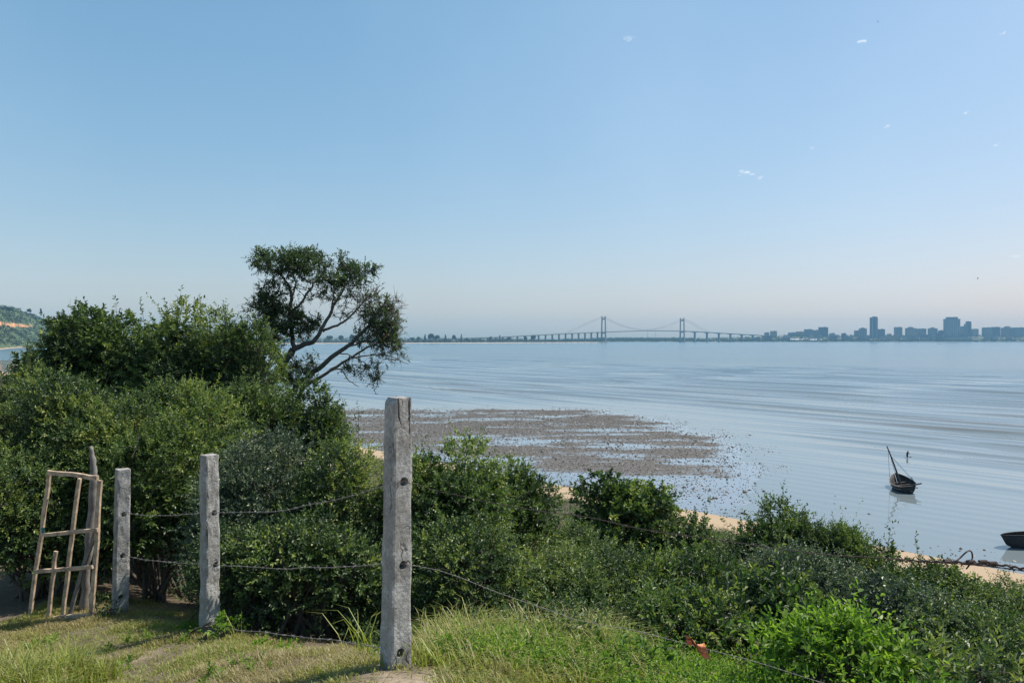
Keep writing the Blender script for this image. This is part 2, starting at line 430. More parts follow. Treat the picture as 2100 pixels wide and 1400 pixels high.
def sea_mat(name, near):
    m, t, p = new_mat(name)
    co = coords(t, 1, 1, 1, -math.atan2(_n[1], _n[0]))     # x axis now runs out to sea
    big = noise(t, coords(t, 0.004, 0.004, 1, -math.atan2(_n[1], _n[0])), 1.0, 4, 0.6)
    c = ramp(t, big, [(0.35, (0.05, 0.1, 0.13)), (0.65, (0.075, 0.125, 0.15))]).outputs[0]
    if near: c = mixc(t, attr(t, 'shoal'), c, (0.15, 0.18, 0.19))
    def rip(sx, sy, sc, det):
        mp = t.nodes.new('ShaderNodeMapping'); mp.inputs['Scale'].default_value = (sx, sy, 1)
        t.links.new(co, mp.inputs[0]); return noise(t, mp.outputs[0], sc, det, 0.6)
    h1 = rip(1.0, 0.16, 1.1, 4); h2 = rip(1.0, 0.22, 0.16, 3)
    if near:
        br = attr(t, 'brown'); fo = attr(t, 'foam')
        c = mixc(t, br, c, (0.12, 0.10, 0.075))
        f = math_(t, 'MULTIPLY', fo, math_(t, 'GREATER_THAN', rip(1, 0.1, 2.0, 3), 0.46))
        c = mixc(t, f, c, (0.75, 0.76, 0.76))
        b = bump(t, h2, 0.25, 0.4, bump(t, h1, 0.3, 0.10))
    else:
        b = bump(t, h2, 0.35, 0.4, bump(t, h1, 0.35, 0.10))
    t.links.new(c, p.inputs['Base Color']); t.links.new(b, p.inputs['Normal'])
    p.inputs['Roughness'].default_value = 0.22
    if near:
        t.links.new(math_(t, 'ADD', math_(t, 'MULTIPLY', attr(t, 'rippled'), 0.07), math_(t, 'ADD', math_(t, 'MULTIPLY', attr(t, 'outer'), 0.1), 0.05)), p.inputs['Roughness'])
        bn = [n for n in t.nodes if n.type == 'BUMP']
        for n in bn: t.links.new(math_(t, 'ADD', math_(t, 'MULTIPLY', attr(t, 'rippled'), 0.2), math_(t, 'ADD', math_(t, 'MULTIPLY', attr(t, 'outer'), 0.13), 0.02)), n.inputs['Strength'])
    p.inputs['IOR'].default_value = 1.5
    return m

def sea_height(S, T):
    x, y = xy(S, T)
    w1 = (fbm(x * 0.004, y * 0.004, 70, 2) - 0.5) * 22
    amp0 = sstep(4, 60, S - out_s(T)) * sstep(95, 200, S) * (1 - 0.8 * sstep(420, 680, S)) * (1 - sstep(600, 690, S)) * sstep(-55, -30, T) * (1 - sstep(800, 890, T))
    h = 0; crest = 0
    for lam, a, sd_, pw in ((25.0, 0.5, 71, 20.0), (12.5, 0.5, 75, 13.0), (7.1, 0.2, 79, 7)):
        ph = (S + w1 + (fbm(S * 0.009, T * 0.006, sd_ + 1, 2) - 0.5) * lam * 1.3) / lam
        cnum = np.floor(ph)
        mod = sstep(0.15, 0.75, vnoise(T * 0.009 + cnum * 13.7, cnum * 3.1, sd_ + 2)) 
        c = (0.5 + 0.5 * np.cos(2 * math.pi * (ph - 0.12 * np.sin(2 * math.pi * ph)))) ** pw
        h = h + a * (0.4 + 0.7 * mod) * c
        if lam > 15: crest = c * mod
    small = sstep(83, 95, S) * 0.012 * (np.cos(2 * math.pi * (S + w1 * 0.4) / 3.3 + 6 * fbm(x * 0.03, y * 0.03, 84, 2)))
    return h * amp0 + small * sstep(-8, 10, S - out_s(T)), crest * amp0

def build_sea():
    sv = [79.0]
    while sv[-1] < 700: sv.append(sv[-1] + max(0.55, 0.55 * (sv[-1] / 170) ** 1.3))
    tv = np.concatenate([np.arange(-60, 330, 4.0), np.geomspace(334, 900, 70)])
    S, T = np.meshgrid(np.array(sv), tv, indexing='ij')
    h, cr = sea_height(S, T)
    x, y = xy(S, T)
    V = np.stack([x, y, h], -1).reshape(-1, 3)
    brown = sstep(.5, .8, cr) * sstep(320, 220, S) * sstep(130, 160, S) * sstep(0.5, 0.65, vnoise(T * 0.012, S * 0.04, 88)) * 0.55
    foam = sstep(0.75, 0.95, cr) * sstep(0.74, 0.84, vnoise(T * 0.02 + 5, S * 0.06, 90)) * 0.5
    o = mk('sea', V, [grid_faces(*S.shape)[:, ::-1]], sea_mat('sea_water', True), None, True, None, {'brown': brown.ravel(), 'foam': foam.ravel(), 'rippled': sstep(95, 230, S).ravel(), 'shoal': (1 - sstep(150, 690, S)).ravel(), 'outer': sstep(320, 690, S).ravel()})
    tag(o, kind='structure')
    # open bay out to the far shores; it passes just under the nearer sheet
    xs = np.linspace(-3600, 6200, 60); ys = np.linspace(40, 7000, 60)
    X, Y = np.meshgrid(xs, ys, indexing='ij')
    V = np.stack([X, Y, np.full_like(X, -0.05)], -1).reshape(-1, 3)
    o = mk('bay_water', V, [grid_faces(*X.shape)[:, ::-1]], sea_mat('bay_water', False), None, True)
    tag(o, kind='structure')
build_sea()

# ------------------------------------------------------------------ leaves, shoots, bushes
def leaf_arrays(pos, ax, nr, L, W, fold=0.28, curl=0.12):
    side = np.cross(nr, ax); side /= np.linalg.norm(side, axis=1)[:, None] + 1e-9
    nr = np.cross(ax, side)
    L = L[:, None]; W = W[:, None]
    r1 = pos + ax * L * 0.34 + side * W * 0.5 + nr * W * fold
    r2 = pos + ax * L * 0.72 + side * W * 0.36 + nr * (W * fold * 0.7 - L * curl * 0.4)
    l1 = pos + ax * L * 0.34 - side * W * 0.5 + nr * W * fold
    l2 = pos + ax * L * 0.72 - side * W * 0.36 + nr * (W * fold * 0.7 - L * curl * 0.4)
    tip = pos + ax * L - nr * L * curl
    V = np.stack([pos, r1, r2, tip, l2, l1], 1).reshape(-1, 3)
    n = len(pos); o = (np.arange(n) * 6)[:, None]
    F = np.concatenate([o + np.array([[0, 1, 2, 3]]), o + np.array([[0, 3, 4, 5]])], 1).reshape(-1, 4)
    return V, F

def unit(v): return v / (np.linalg.norm(v, axis=-1, keepdims=True) + 1e-9)

def shoots(rng, base, sdir, slen, nl, leaf_len, wratio, tint0, droop=0.25):
    """leaves set alternately along shoots; returns V, F, tint per face, tips"""
    S = len(base); k = np.arange(nl)
    f = (k + 0.6) / nl
    bend = rng.normal(0, 0.22, (S, 3)) - np.array([0, 0, droop])
    path = base[:, None] + sdir[:, None] * (slen[:, None] * f[None])[..., None] + bend[:, None] * (slen[:, None] * f[None] ** 2)[..., None] * 0.6
    u = unit(np.cross(sdir, rng.normal(size=(S, 3)))); v = np.cross(sdir, u)
    ang = k[None] * 2.4 + rng.uniform(0, 6.28, (S, 1)) + rng.normal(0, 0.4, (S, nl))
    rad = u[:, None] * np.cos(ang)[..., None] + v[:, None] * np.sin(ang)[..., None]
    ax = unit(rad * 0.9 + sdir[:, None] * (0.35 + 0.9 * f[None, :, None]) + rng.normal(0, 0.25, (S, nl, 3)))
    nr = unit(np.array([0, 0, 0.9]) + rad * 0.35 + sdir[:, None] * 0.25 + rng.normal(0, 0.45, (S, nl, 3)))
    L = leaf_len * rng.uniform(0.65, 1.25, (S, nl)) * (1.05 - 0.35 * f[None])
    W = L * wratio * rng.uniform(0.8, 1.2, (S, nl))
    V, F = leaf_arrays(path.reshape(-1, 3), ax.reshape(-1, 3), nr.reshape(-1, 3), L.ravel(), W.ravel())
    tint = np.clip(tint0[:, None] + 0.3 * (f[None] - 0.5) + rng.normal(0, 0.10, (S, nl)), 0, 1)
    return V, F, np.repeat(tint.ravel(), 2), path

def ellipsoid_pts(rng, n, zmin=-0.75):
    d = unit(rng.normal(size=(n, 3)))
    bad = d[:, 2] < zmin; d[bad, 2] *= -0.6
    return unit(d)

def bush_lobes(rng, c, R, k):
    d = ellipsoid_pts(rng, k, -0.45)
    sc = rng.uniform(0.28, 0.5, k)
    cc = c + d * R * (1.03 - sc)[:, None] * (rng.uniform(.78, 1.2, (k, 1)) + .2 * (rng.random((k, 1)) < .2))
    rr = R[None] * sc[:, None] * rng.uniform(0.85, 1.2, (k, 3))
    return np.concatenate([np.concatenate([cc, rr], 1), np.concatenate([c, R * 0.55])[None]])

def bush_foliage(rng, lobes, dens, nl, leaf_len, wr, slen, up, tbase, tvar, zcut=None):
    area = 4 * math.pi * ((lobes[:, 3] * lobes[:, 4] + lobes[:, 3] * lobes[:, 5] + lobes[:, 4] * lobes[:, 5]) / 3)
    n = (area * dens).astype(int); n[-1] = int(n[-1] * 0.35)
    idx = np.repeat(np.arange(len(lobes)), n); S = len(idx)
    d = ellipsoid_pts(rng, S)
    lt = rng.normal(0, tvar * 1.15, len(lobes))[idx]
    base = lobes[idx, :3] + d * lobes[idx, 3:] * rng.uniform(0.72, 1.0, (S, 1))
    # leave out shoots buried deep in the core
    core = lobes[-1]
    ins = np.linalg.norm((base - core[:3]) / (core[3:] * 0.8), axis=1) < 1
    keep = ~ins | (rng.random(S) < 0.25)
    if zcut is not None: keep &= base[:, 2] > zcut
    base = base[keep]; d = d[keep]; lt = lt[keep]; S = len(base)
    sdir = unit(d * 0.8 + np.array([0, 0, up]) + rng.normal(0, 0.35, (S, 3)))
    sl = slen * rng.uniform(0.6, 1.3, S) * (1 + (rng.random(S) < 0.05) * rng.uniform(0.4, 1.6, S))
    tint0 = tbase + lt + rng.normal(0, tvar, S)
    return shoots(rng, base, sdir, sl, nl, leaf_len, wr, tint0)

def curve(a, b, rng, sag=0.12, n=6):
    f = np.linspace(0, 1, n)[:, None]; L = np.linalg.norm(b - a)
    off = rng.normal(0, 1, 3) * L * sag
    return a + (b - a) * f + off * (f * (1 - f) * 2)

def make_bush(px, top, d, hw, label, name='shrub', cat='shrub', matk='leaf_dark', hd=None, clear=0.12, leaf=None, wr=0.5, dens=None, nl=13, slen=0.19, up=0.3,
              tb=0.42, tv=0.2, seed=0, k=17, stems=9, sprigs=(), group=None, zb=None, lean=0.0):
    rng = np.random.default_rng(1000 + seed)
    leaf = leaf or 0.0056 * d * rng.uniform(.78, 1.3)
    tb = tb + rng.uniform(-.1, .09); top = top - (9 if hw > .44 and d > 5.5 else 0)
    wr = wr * rng.uniform(.8, 1.15)
    dens = dens or min(50 * (0.07 / leaf) ** 2, 130)
    x = (px - 1050) / FPX * d; y = d
    zg = float(ground_z(x, y)); zt = max(EYE - (top - HOR) / FPX * d, zg + .2)
    zb_ = zg + clear if zb is None else EYE - (zb - HOR) / FPX * d
    hz = (zt - zb_) / 2 * 0.97; c = np.array([x, y, (zt + zb_) / 2 - 0.05]); R = np.array([hw, hd or hw, hz])
    lobes = bush_lobes(rng, c, R, k)
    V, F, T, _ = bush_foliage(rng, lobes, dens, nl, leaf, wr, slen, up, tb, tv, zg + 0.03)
    ext = []
    for spx, spy, sd2 in sprigs:           # long free shoots standing clear of the crown
        tip = P(spx, spy, sd2); b = tip * 0.35 + c * 0.65
        b = np.array([tip[0] + rng.normal() * 0.1, sd2, tip[2] - 0.75])
        pts = curve(b, tip, rng, 0.08, 9); ext.append((np.concatenate([curve(np.array([x, y, zg - .05]), b, rng, .06, 8), pts[1:]]), np.concatenate([np.linspace(.02, .006, 8), np.linspace(0.006, 0.002, 8)])))
        m = 9
        bb = pts[np.linspace(2, 8, m).astype(int)]
        v2, f2, t2, _ = shoots(rng, bb, unit(np.tile(tip - b, (m, 1)) + rng.normal(0, .5, (m, 3)) * np.linalg.norm(tip - b)), np.full(m, 0.13), 5, leaf * 0.9, wr, np.full(m, tb + 0.05))
        F = np.concatenate([F, f2 + len(V)]); V = np.concatenate([V, v2]); T = np.concatenate([T, t2])
    root = empty(name, (x, y, zg), label, cat, group)
    org = np.array([x, y, zg])
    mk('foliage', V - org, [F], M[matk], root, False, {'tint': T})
    tubes = list(ext)
    for i in range(stems):
        a = np.array([x + rng.normal() * 0.16, y + rng.normal() * 0.16, zg - 0.08])
        l = lobes[rng.integers(len(lobes))]
        pts = curve(a, l[:3], rng, 0.14, 8); tubes.append((pts, np.linspace(0.03, 0.008, 8) * rng.uniform(.6, 1.2)))
        for j in range(5):
            p0 = pts[rng.integers(3, 8)]; q = l[:3] + ellipsoid_pts(rng, 1)[0] * l[3:] * 0.95
            tubes.append((curve(p0, q, rng, 0.15, 5), np.linspace(0.009, 0.003, 5)))
            if j < 2 and hw > .44:      # bare dead twigs poking out of the leaves
                q2 = l[:3] + unit(ellipsoid_pts(rng, 1)[0] * [1, .7, 1] + [0, -.5, .5]) * l[3:] * rng.uniform(1.05, 1.35)
                tubes.append((curve(q, q2, rng, .2, 5), np.linspace(.0035, .0015, 5)))
    V, F = join_tubes(tubes, 5)
    mk('stems', V - org, [F], M['twig'], root, True)
    return root

B = make_bush
# the tall thicket on the left, back row
B(150, 655, 13.4, .95, 'dark green bush of the tall thicket, nearest the bare orange hill slip', seed=1, sprigs=((168, 632, 13.3),))
B(255, 636, 13.8, 1.35, 'tall dark bush whose tufted top stands straight above the concrete post beside the gate', seed=2, sprigs=((238, 618, 13.6), (288, 622, 13.5)))
B(385, 622, 13.2, 1.2, 'tallest rounded bush of the thicket, with feathery shoots against the sky', seed=3, sprigs=((372, 598, 13.0), (412, 612, 13.0), (340, 622, 13.1)))
B(482, 655, 12.6, 0.85, 'dense bush at the right shoulder of the tall thicket, next to the leaning tree', seed=4, sprigs=((458, 622, 12.5),), tb=0.45)
# front row on the left
B(75, 712, 12.6, .55, 'paler bush spilling left of the thicket, in front of the far strip of sand', seed=45, matk='leaf_mid', tb=.5)
B(5, 775, 11.0, 0.75, 'bush with paler tips at the left edge, under the strip of distant sand', seed=5, matk='leaf_mid', tb=.38, sprigs=((62, 702, 12.0),))
B(170, 775, 9.6, 1.15, 'wide dark bush behind the wooden gate frame, below the hill', seed=6, clear=0.1, hd=1.0, tb=.32)
B(50, 930, 8.6, 0.75, 'shaded leafy bush hanging behind the upper left corner of the gate', seed=7, clear=0.2, tb=.38, hd=.6)
B(345, 790, 9.4, 1.0, 'bright topped bush between the two smaller concrete posts', seed=8, matk='leaf_dark', clear=0.12, tb=.5)
B(495, 772, 11.2, 1.0, 'bush at the foot of the leaning tree trunk', seed=9, clear=0.3, tb=.36)
B(625, 800, 11.6, 0.72, 'bush with loose shoots over the water, below the tree branches', seed=10, clear=.3, sprigs=((705, 825, 11.4), (735, 838, 11.4)))
B(590, 795, 12.0, .55, 'bush hiding the foot of the leaning tree between its trunks', seed=46, tb=.4)
B(555, 880, 8.2, .9, 'big bush with silvery glinting leaves just right of the second concrete post', seed=11, clear=0.1, matk='leaf_grey', tb=.36)
B(700, 915, 7.9, 0.62, 'full bush directly left of the tallest concrete post', seed=12, clear=0.1, tb=.36)
B(330, 985, 8.6, 0.6, 'low leafy bush behind the wire between the two smaller posts', seed=13, clear=.2, tb=.5, hd=.5)
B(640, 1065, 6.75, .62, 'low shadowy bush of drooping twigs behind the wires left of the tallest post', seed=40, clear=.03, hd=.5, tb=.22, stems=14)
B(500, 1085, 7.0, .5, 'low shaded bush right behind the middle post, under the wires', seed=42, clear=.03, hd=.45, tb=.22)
B(90, 1060, 8.5, .7, 'dark bush filling the shade behind the lower half of the gate', seed=41, clear=.15, hd=.5, tb=.4)
# right of the tall post, running down to the beach
B(905, 925, 7.8, .62, 'tall bush directly right of the tallest concrete post', seed=14, sprigs=((930, 908, 7.7),))
B(975, 942, 8.4, .5, 'bush second from the tallest post on its right side', seed=43)
B(1070, 968, 8.8, .52, 'bush sloping down to the open gap of sand', seed=15, sprigs=((1098, 990, 8.7),))
B(1180, 1095, 9.8, .5, 'low bush with loose stems in the gap of sand', seed=16, matk='leaf_mid', sprigs=((1195, 990, 9.8),))
B(1285, 978, 11.2, .72, 'rounded bush standing highest against the shell bank', seed=17, sprigs=((1335, 988, 11.1),))
B(1405, 1075, 10.6, .5, 'thin bush with loose sprays of leaves against the beach sand', seed=18, matk='leaf_mid', sprigs=((1448, 1028, 10.4), (1490, 1070, 10.4)))
B(1585, 1050, 10.2, .68, 'bush with one long wispy shoot rising over the wet flat', seed=19, sprigs=((1608, 995, 10.), (1568, 1022, 10.), (1645, 1050, 10)))
B(1690, 1062, 10.0, .5, 'bush between the wispy shoot and the bare sprig', seed=44)
B(1765, 1088, 9.8, .55, 'dark bush below the stranded boat, with a bare sprig on its right', seed=20, sprigs=((1828, 1082, 9.6),))
B(1885, 1165, 9.2, .62, 'low dark bush ending where the strip of beach sand widens', seed=21, sprigs=((1878, 1108, 9.2),))
B(2060, 1205, 8.8, .72, 'low bush at the right edge, just under the rusty wire', seed=22, matk='leaf_mid', sprigs=((2010, 1185, 8.7),))
# nearer rows on the right
B(970, 1070, 6.9, .6, 'spreading bush behind the tall dry grass beside the tallest post', seed=23, tb=.38)
B(1190, 1135, 7.6, .75, 'mid slope bush of fine dark leaves behind the grass', seed=24, matk='leaf_mid', tb=.5)
B(1400, 1140, 7.8, .7, 'broad mid slope bush uphill of the thin sprays', seed=25, tb=.46)
B(1560, 1190, 6.6, .55, 'shadowed bush with broad leaves above the orange rag', seed=26, leaf=.075, tb=.45)
B(1640, 1150, 8.0, .72, 'dense bush of small glinting leaves behind the bright green shrub', seed=27, matk='leaf_grey', tb=.4)
B(1850, 1215, 7.2, .75, 'grey green bush of small shiny leaves on the right slope', seed=28, matk='leaf_grey', tb=.42)
B(2035, 1285, 6.4, .7, 'bush of fine leaves in the lower right, below the beach', seed=29, tb=.36)
B(1400, 1235, 6.2, .5, 'low bush directly behind the orange rag', seed=30, tb=.4, leaf=.06)
# broad-leaved plants close to the camera
B(1690, 1262, 4.75, .42, 'bright green broad leaved shrub in the lower right', name='broadleaf_shrub', matk='leaf_bright', leaf=.064, wr=.42, dens=100, nl=9, slen=.22, up=.7, tb=.5, seed=31, k=12, clear=.1, hd=.35, sprigs=((1655, 1236, 4.7), (1762, 1228, 4.7)))
B(1960, 1330, 4.7, .5, 'leafy green shrub filling the bottom right corner', name='broadleaf_shrub', matk='leaf_mid', leaf=.07, wr=.42, dens=55, nl=10, slen=.24, up=.6, tb=.52, seed=32, k=12, clear=.05, hd=.35)
B(1840, 1370, 4.3, .28, 'small yellow green weed between the two broad leaved shrubs', name='broadleaf_shrub', matk='leaf_bright', leaf=.06, wr=.4, dens=70, nl=9, slen=.2, up=.6, tb=.6, seed=33, k=8, clear=.02, hd=.25)
B(1150, 1268, 5.3, .3, 'dark leafy weed growing in the tall grass right of the tallest post', name='weed', cat='weed', matk='leaf_mid', leaf=.055, dens=70, nl=9, slen=.2, seed=34, k=8, clear=0.0, hd=.3)
B(1290, 1322, 4.7, .3, 'leafy weed in the grass below the sagging wire', name='weed', cat='weed', matk='leaf_bright', leaf=.055, dens=60, nl=9, slen=.2, tb=.3, seed=35, k=8, clear=0.0, hd=.25)
B(440, 1300, 6.0, .17, 'small green weed at the foot of the second post', name='weed', cat='weed', matk='leaf_bright', leaf=.05, dens=90, nl=8, slen=.16, tb=.5, seed=36, k=6, clear=0.0, hd=.15, stems=4)
B(215, 1235, 7.5, .16, 'dark little weed between the gate and the farthest post', name='weed', cat='weed', matk='leaf_mid', leaf=.05, dens=90, nl=8, slen=.15, seed=37, k=6, clear=0.0, hd=.15, stems=4)

# low scrub over the rest of the slope down to the beach
def undergrowth():
    rng = np.random.default_rng(77)
    n = 10500
    q = np.where(np.arange(n) < 9000, rng.uniform(11, 70, n), rng.uniform(67, 75, n)); t = np.where(np.arange(n) < 9000, rng.uniform(-60, 170, n), rng.uniform(3, 16, n))
    x, y = xy(81 - q, t)
    keep = ((vnoise(x * .2, y * .2, 95) > 0.28) & (np.hypot(x, y) > 11.5)) | ((x < -.4) & (np.hypot(x, y) > 8.4) & (np.hypot(x, y) < 12))
    x = x[keep]; y = y[keep]
    z = ground_z(x, y); n = len(x)
    h = rng.uniform(0.15, 0.55, n)
    nb = 5
    base = np.repeat(np.stack([x, y, z], -1), nb, 0) + rng.normal(0, 1, (n * nb, 3)) * np.array([.5, .5, 0.0])
    base[:, 2] = ground_z(base[:, 0], base[:, 1]) + rng.uniform(0, 1, n * nb) * np.repeat(h, nb)
    sdir = unit(rng.normal(0, .6, (n * nb, 3)) + np.array([0, 0, .8]))
    V, F, T, _ = shoots(rng, base, sdir, rng.uniform(.3, .6, n * nb), 7, 0.14, .5, np.full(n * nb, .4) + rng.normal(0, .13, n * nb))
    o = mk('undergrowth', V, [F], M['leaf_mid'], None, False, {'tint': T}); tag(o, kind='stuff')
undergrowth()

def shade_scrub():
    rng = np.random.default_rng(78); n = 2600
    s = rng.uniform(3.3, 7.5, n); t = rng.uniform(3.9, 11.5, n); x, y = xy(s, t)
    keep = (s > 3.2 + .5 * vnoise(x * 2, y * 2, 97)) & (vnoise(x * 1.1, y * 1.1, 98) > .25); x = x[keep]; y = y[keep]; n = len(x); nb = 5
    base = np.repeat(np.stack([x, y, ground_z(x, y)], -1), nb, 0) + rng.normal(0, .12, (n * nb, 3)) * [1, 1, 0]
    base[:, 2] = ground_z(base[:, 0], base[:, 1]) + rng.uniform(0, .4, n * nb) * np.repeat(sstep(3.2, 4.6, s[keep]), nb)
    V, F, T, _ = shoots(rng, base, unit(rng.normal(0, .6, (n * nb, 3)) + [0, 0, .8]), rng.uniform(.1, .26, n * nb), 8, 0.046, .5, np.full(n * nb, .28) + rng.normal(0, .13, n * nb))
    tag(mk('shade_undergrowth', V, [F], M['leaf_dark'], None, False, {'tint': T}), kind='stuff')
shade_scrub()

# ------------------------------------------------------------------ leaning tree
def build_tree():
    rng = np.random.default_rng(9)
    D = 14.8
    def pl(pix, r0, r1, y0=0.0, y1=0.0):
        n = len(pix); pts = np.array([P(a, b, D + y0 + (y1 - y0) * i / max(n - 1, 1)) for i, (a, b) in enumerate(pix)])
        # resample smoothly
        f = np.linspace(0, n - 1, n * 4); i0 = np.clip(f.astype(int), 0, n - 2); u = (f - i0)[:, None]
        pm = pts[np.clip(i0 - 1, 0, n - 1)]; pa = pts[i0]; pb = pts[i0 + 1]; pc = pts[np.clip(i0 + 2, 0, n - 1)]
        q = 0.5 * ((2 * pa) + (-pm + pb) * u + (2 * pm - 5 * pa + 4 * pb - pc) * u ** 2 + (-pm + 3 * pa - 3 * pb + pc) * u ** 3)
        q += rng.normal(0, 0.008, q.shape)
        return q, np.linspace(r0, r1, len(q)) * .82
    main = [
        pl([(530, 850), (545, 799), (565, 772), (584, 742), (602, 717)], .12, .085),
        pl([(602, 717), (599, 681), (594, 645), (597, 609), (590, 583), (572, 560), (548, 548)], .06, .018, 0, .3),
        pl([(596, 640), (615, 624), (635, 594), (653, 573), (672, 545)], .035, .015, 0, -.3),
        pl([(597, 612), (606, 585), (602, 560), (598, 540)], .025, .01, 0, .5),
        pl([(602, 717), (625, 706), (646, 698), (661, 671), (679, 640), (697, 604), (716, 572)], .07, .02, 0, -.2),
        pl([(661, 678), (697, 664), (723, 645), (754, 609), (768, 590)], .035, .01, 0, .4),
        pl([(679, 640), (684, 610), (680, 585), (690, 560)], .025, .01, 0, .2),
        pl([(585, 850), (605, 797), (635, 771), (671, 740), (710, 711), (738, 688), (761, 660), (787, 624), (795, 600)], .085, .014, .2, -.3),
        pl([(600, 845), (622, 796), (653, 776), (697, 747), (743, 719), (782, 698), (812, 675)], .06, .01, .3, .6),
        pl([(671, 764), (697, 756), (716, 780), (736, 793)], .022, .007, .4, .2),
        pl([(716, 735), (760, 728), (800, 730), (838, 747)], .022, .005, .4, .5),
        pl([(710, 711), (745, 700), (780, 672), (806, 648)], .025, .008, -.1, -.4),
        pl([(690, 726), (712, 726), (748, 744), (776, 770)], .016, .005, 0, -.3),
        pl([(600, 690), (575, 672), (548, 650), (528, 636)], .03, .01, 0, .4),
        pl([(584, 742), (566, 715), (548, 690), (535, 672)], .03, .01, 0, -.4),
        pl([(594, 650), (570, 625), (548, 605)], .02, .008, 0, -.3),
        pl([(622, 700), (612, 676), (625, 664), (640, 655)], .022, .008, -.1, -.2),
    ]
    dead = main[-1]; live = main[:-1]
    nodes = np.concatenate([q for q, _ in live]); tubes = list(live)
    # crown clusters: px, py, rx, ry, count, leaves
    CL = [(565, 542, 48, 22, 30, 1.0), (530, 528, 18, 12, 7, .8), (635, 540, 48, 24, 34, 1.0), (690, 560, 46, 34, 34, .9), (735, 568, 30, 22, 14, .7), (760, 556, 9, 8, 4, .9), (590, 575, 44, 26, 24, .3),
          (640, 588, 46, 30, 26, .3), (700, 605, 34, 26, 20, .25), (545, 628, 34, 24, 24, 1.0), (575, 655, 38, 30, 28, .95), (560, 600, 28, 16, 10, .7), (548, 690, 40, 40, 30, 1.0), (612, 668, 24, 30, 18, .7), (640, 668, 22, 14, 10, .8),
          (785, 655, 40, 42, 100, .42), (765, 630, 34, 34, 50, .25), (800, 690, 30, 34, 80, .42), (760, 690, 40, 24, 46, .3), (805, 625, 20, 22, 24, .14), (740, 758, 40, 20, 30, .3), (765, 772, 20, 10, 12, .4), (800, 730, 26, 14, 24, .1),
          (700, 640, 30, 20, 14, .12), (600, 770, 34, 30, 24, .9), (640, 745, 20, 18, 8, .5), (735, 600, 30, 24, 18, .12)]
    tg = []
    for cx, cy_, rx, ry, n, lv in CL:
        a = unit(rng.normal(size=(n, 3))) * rng.uniform(0.25, 1, (n, 1)) ** 0.5
        dd = D + a[:, 1] * min(rx * D / FPX * 1.2, .75)
        for i in range(n): tg.append((P(cx + a[i, 0] * rx, cy_ + a[i, 2] * ry, dd[i]), lv))
    dist = [np.min(np.linalg.norm(nodes - p, axis=1)) for p, _ in tg]
    shp = []; shd = []
    for i in np.argsort(dist):
        p, lv = tg[i]
        dn = np.linalg.norm(nodes - p, axis=1); j = int(np.argmin(dn + rng.uniform(0, .06, len(dn)))); a = nodes[j]
        if dn[j] < 0.02: continue
        n = max(4, int(dn[j] / 0.07)); pts = curve(a, p, rng, .2, n)
        pts[1:] += rng.normal(0, .012, (n - 1, 3))
        r0 = min(0.006 + 0.011 * dn[j], .02)
        tubes.append((pts, np.linspace(r0, .0035, n))); nodes = np.concatenate([nodes, pts[1:]])
        dr = unit(pts[-1] - pts[-2])
        for k in range(3):   # twiglets
            tip = p + unit(dr + rng.normal(0, .8, 3) + np.array([0.1, 0, .3])) * rng.uniform(.1, .26)
            tubes.append((curve(pts[-1 - (k > 1)], tip, rng, .12, 4), np.linspace(.004, .002, 4)))
            if rng.random() < lv: shp.append(pts[-1 - (k > 1)]); shd.append(tip - pts[-1])
        for k in range(int(lv * (7.5 if lv > .6 else 4.6))):
            b = p + rng.normal(0, .06, 3); shp.append(b); shd.append(dr * .3 + rng.normal(0, .5, 3) + np.array([0, 0, .45]))
    root = empty('leaning_tree', P(550, 850, D), 'gnarled leaning tree with bare branches reaching out over the water', 'tree')
    org = P(550, 850, D)
    # trunk reaches the ground
    g0 = live[0][0][0]; gz = float(ground_z(g0[0], g0[1]))
    tubes.append((curve(np.array([g0[0] - .35, g0[1], gz - .1]), g0 + np.array([0.01, 0, .02]), rng, .06, 6), np.linspace(.17, .12, 6)))
    g1 = live[7 - 0][0][0]
    tubes.append((curve(np.array([g1[0] - .5, g1[1], gz - .1]), g1, rng, .05, 6), np.linspace(.13, .085, 6)))
    g2 = live[8][0][0]
    tubes.append((curve(np.array([g2[0] - .6, g2[1], gz - .1]), g2, rng, .05, 6), np.linspace(.1, .06, 6)))
    V, F = join_tubes(tubes, 7)
    mk('trunk', V - org, [F], M['bark'], root, True)
    V, F = join_tubes([dead], 7)
    o = mk('dead_limb', V - org, [F], M['timber'], root, True); o['label'] = 'pale dead limb with broken end'
    base = np.array(shp); sdir = unit(np.array(shd)); S = len(base)
    V, F, T, _ = shoots(rng, base, sdir, rng.uniform(.12, .26, S), 11, .052, .5, .45 + rng.normal(0, .16, S))
    brown = np.repeat((base[:, 0] > P(770, 0, D)[0]) & (rng.random(S) < .22), 22)
    T = np.where(brown, np.clip(T + .45, 0, 1), np.minimum(T, .85))
    mk('crown', V - org, [F], M['leaf_tree'], root, False, {'tint': T})
build_tree()

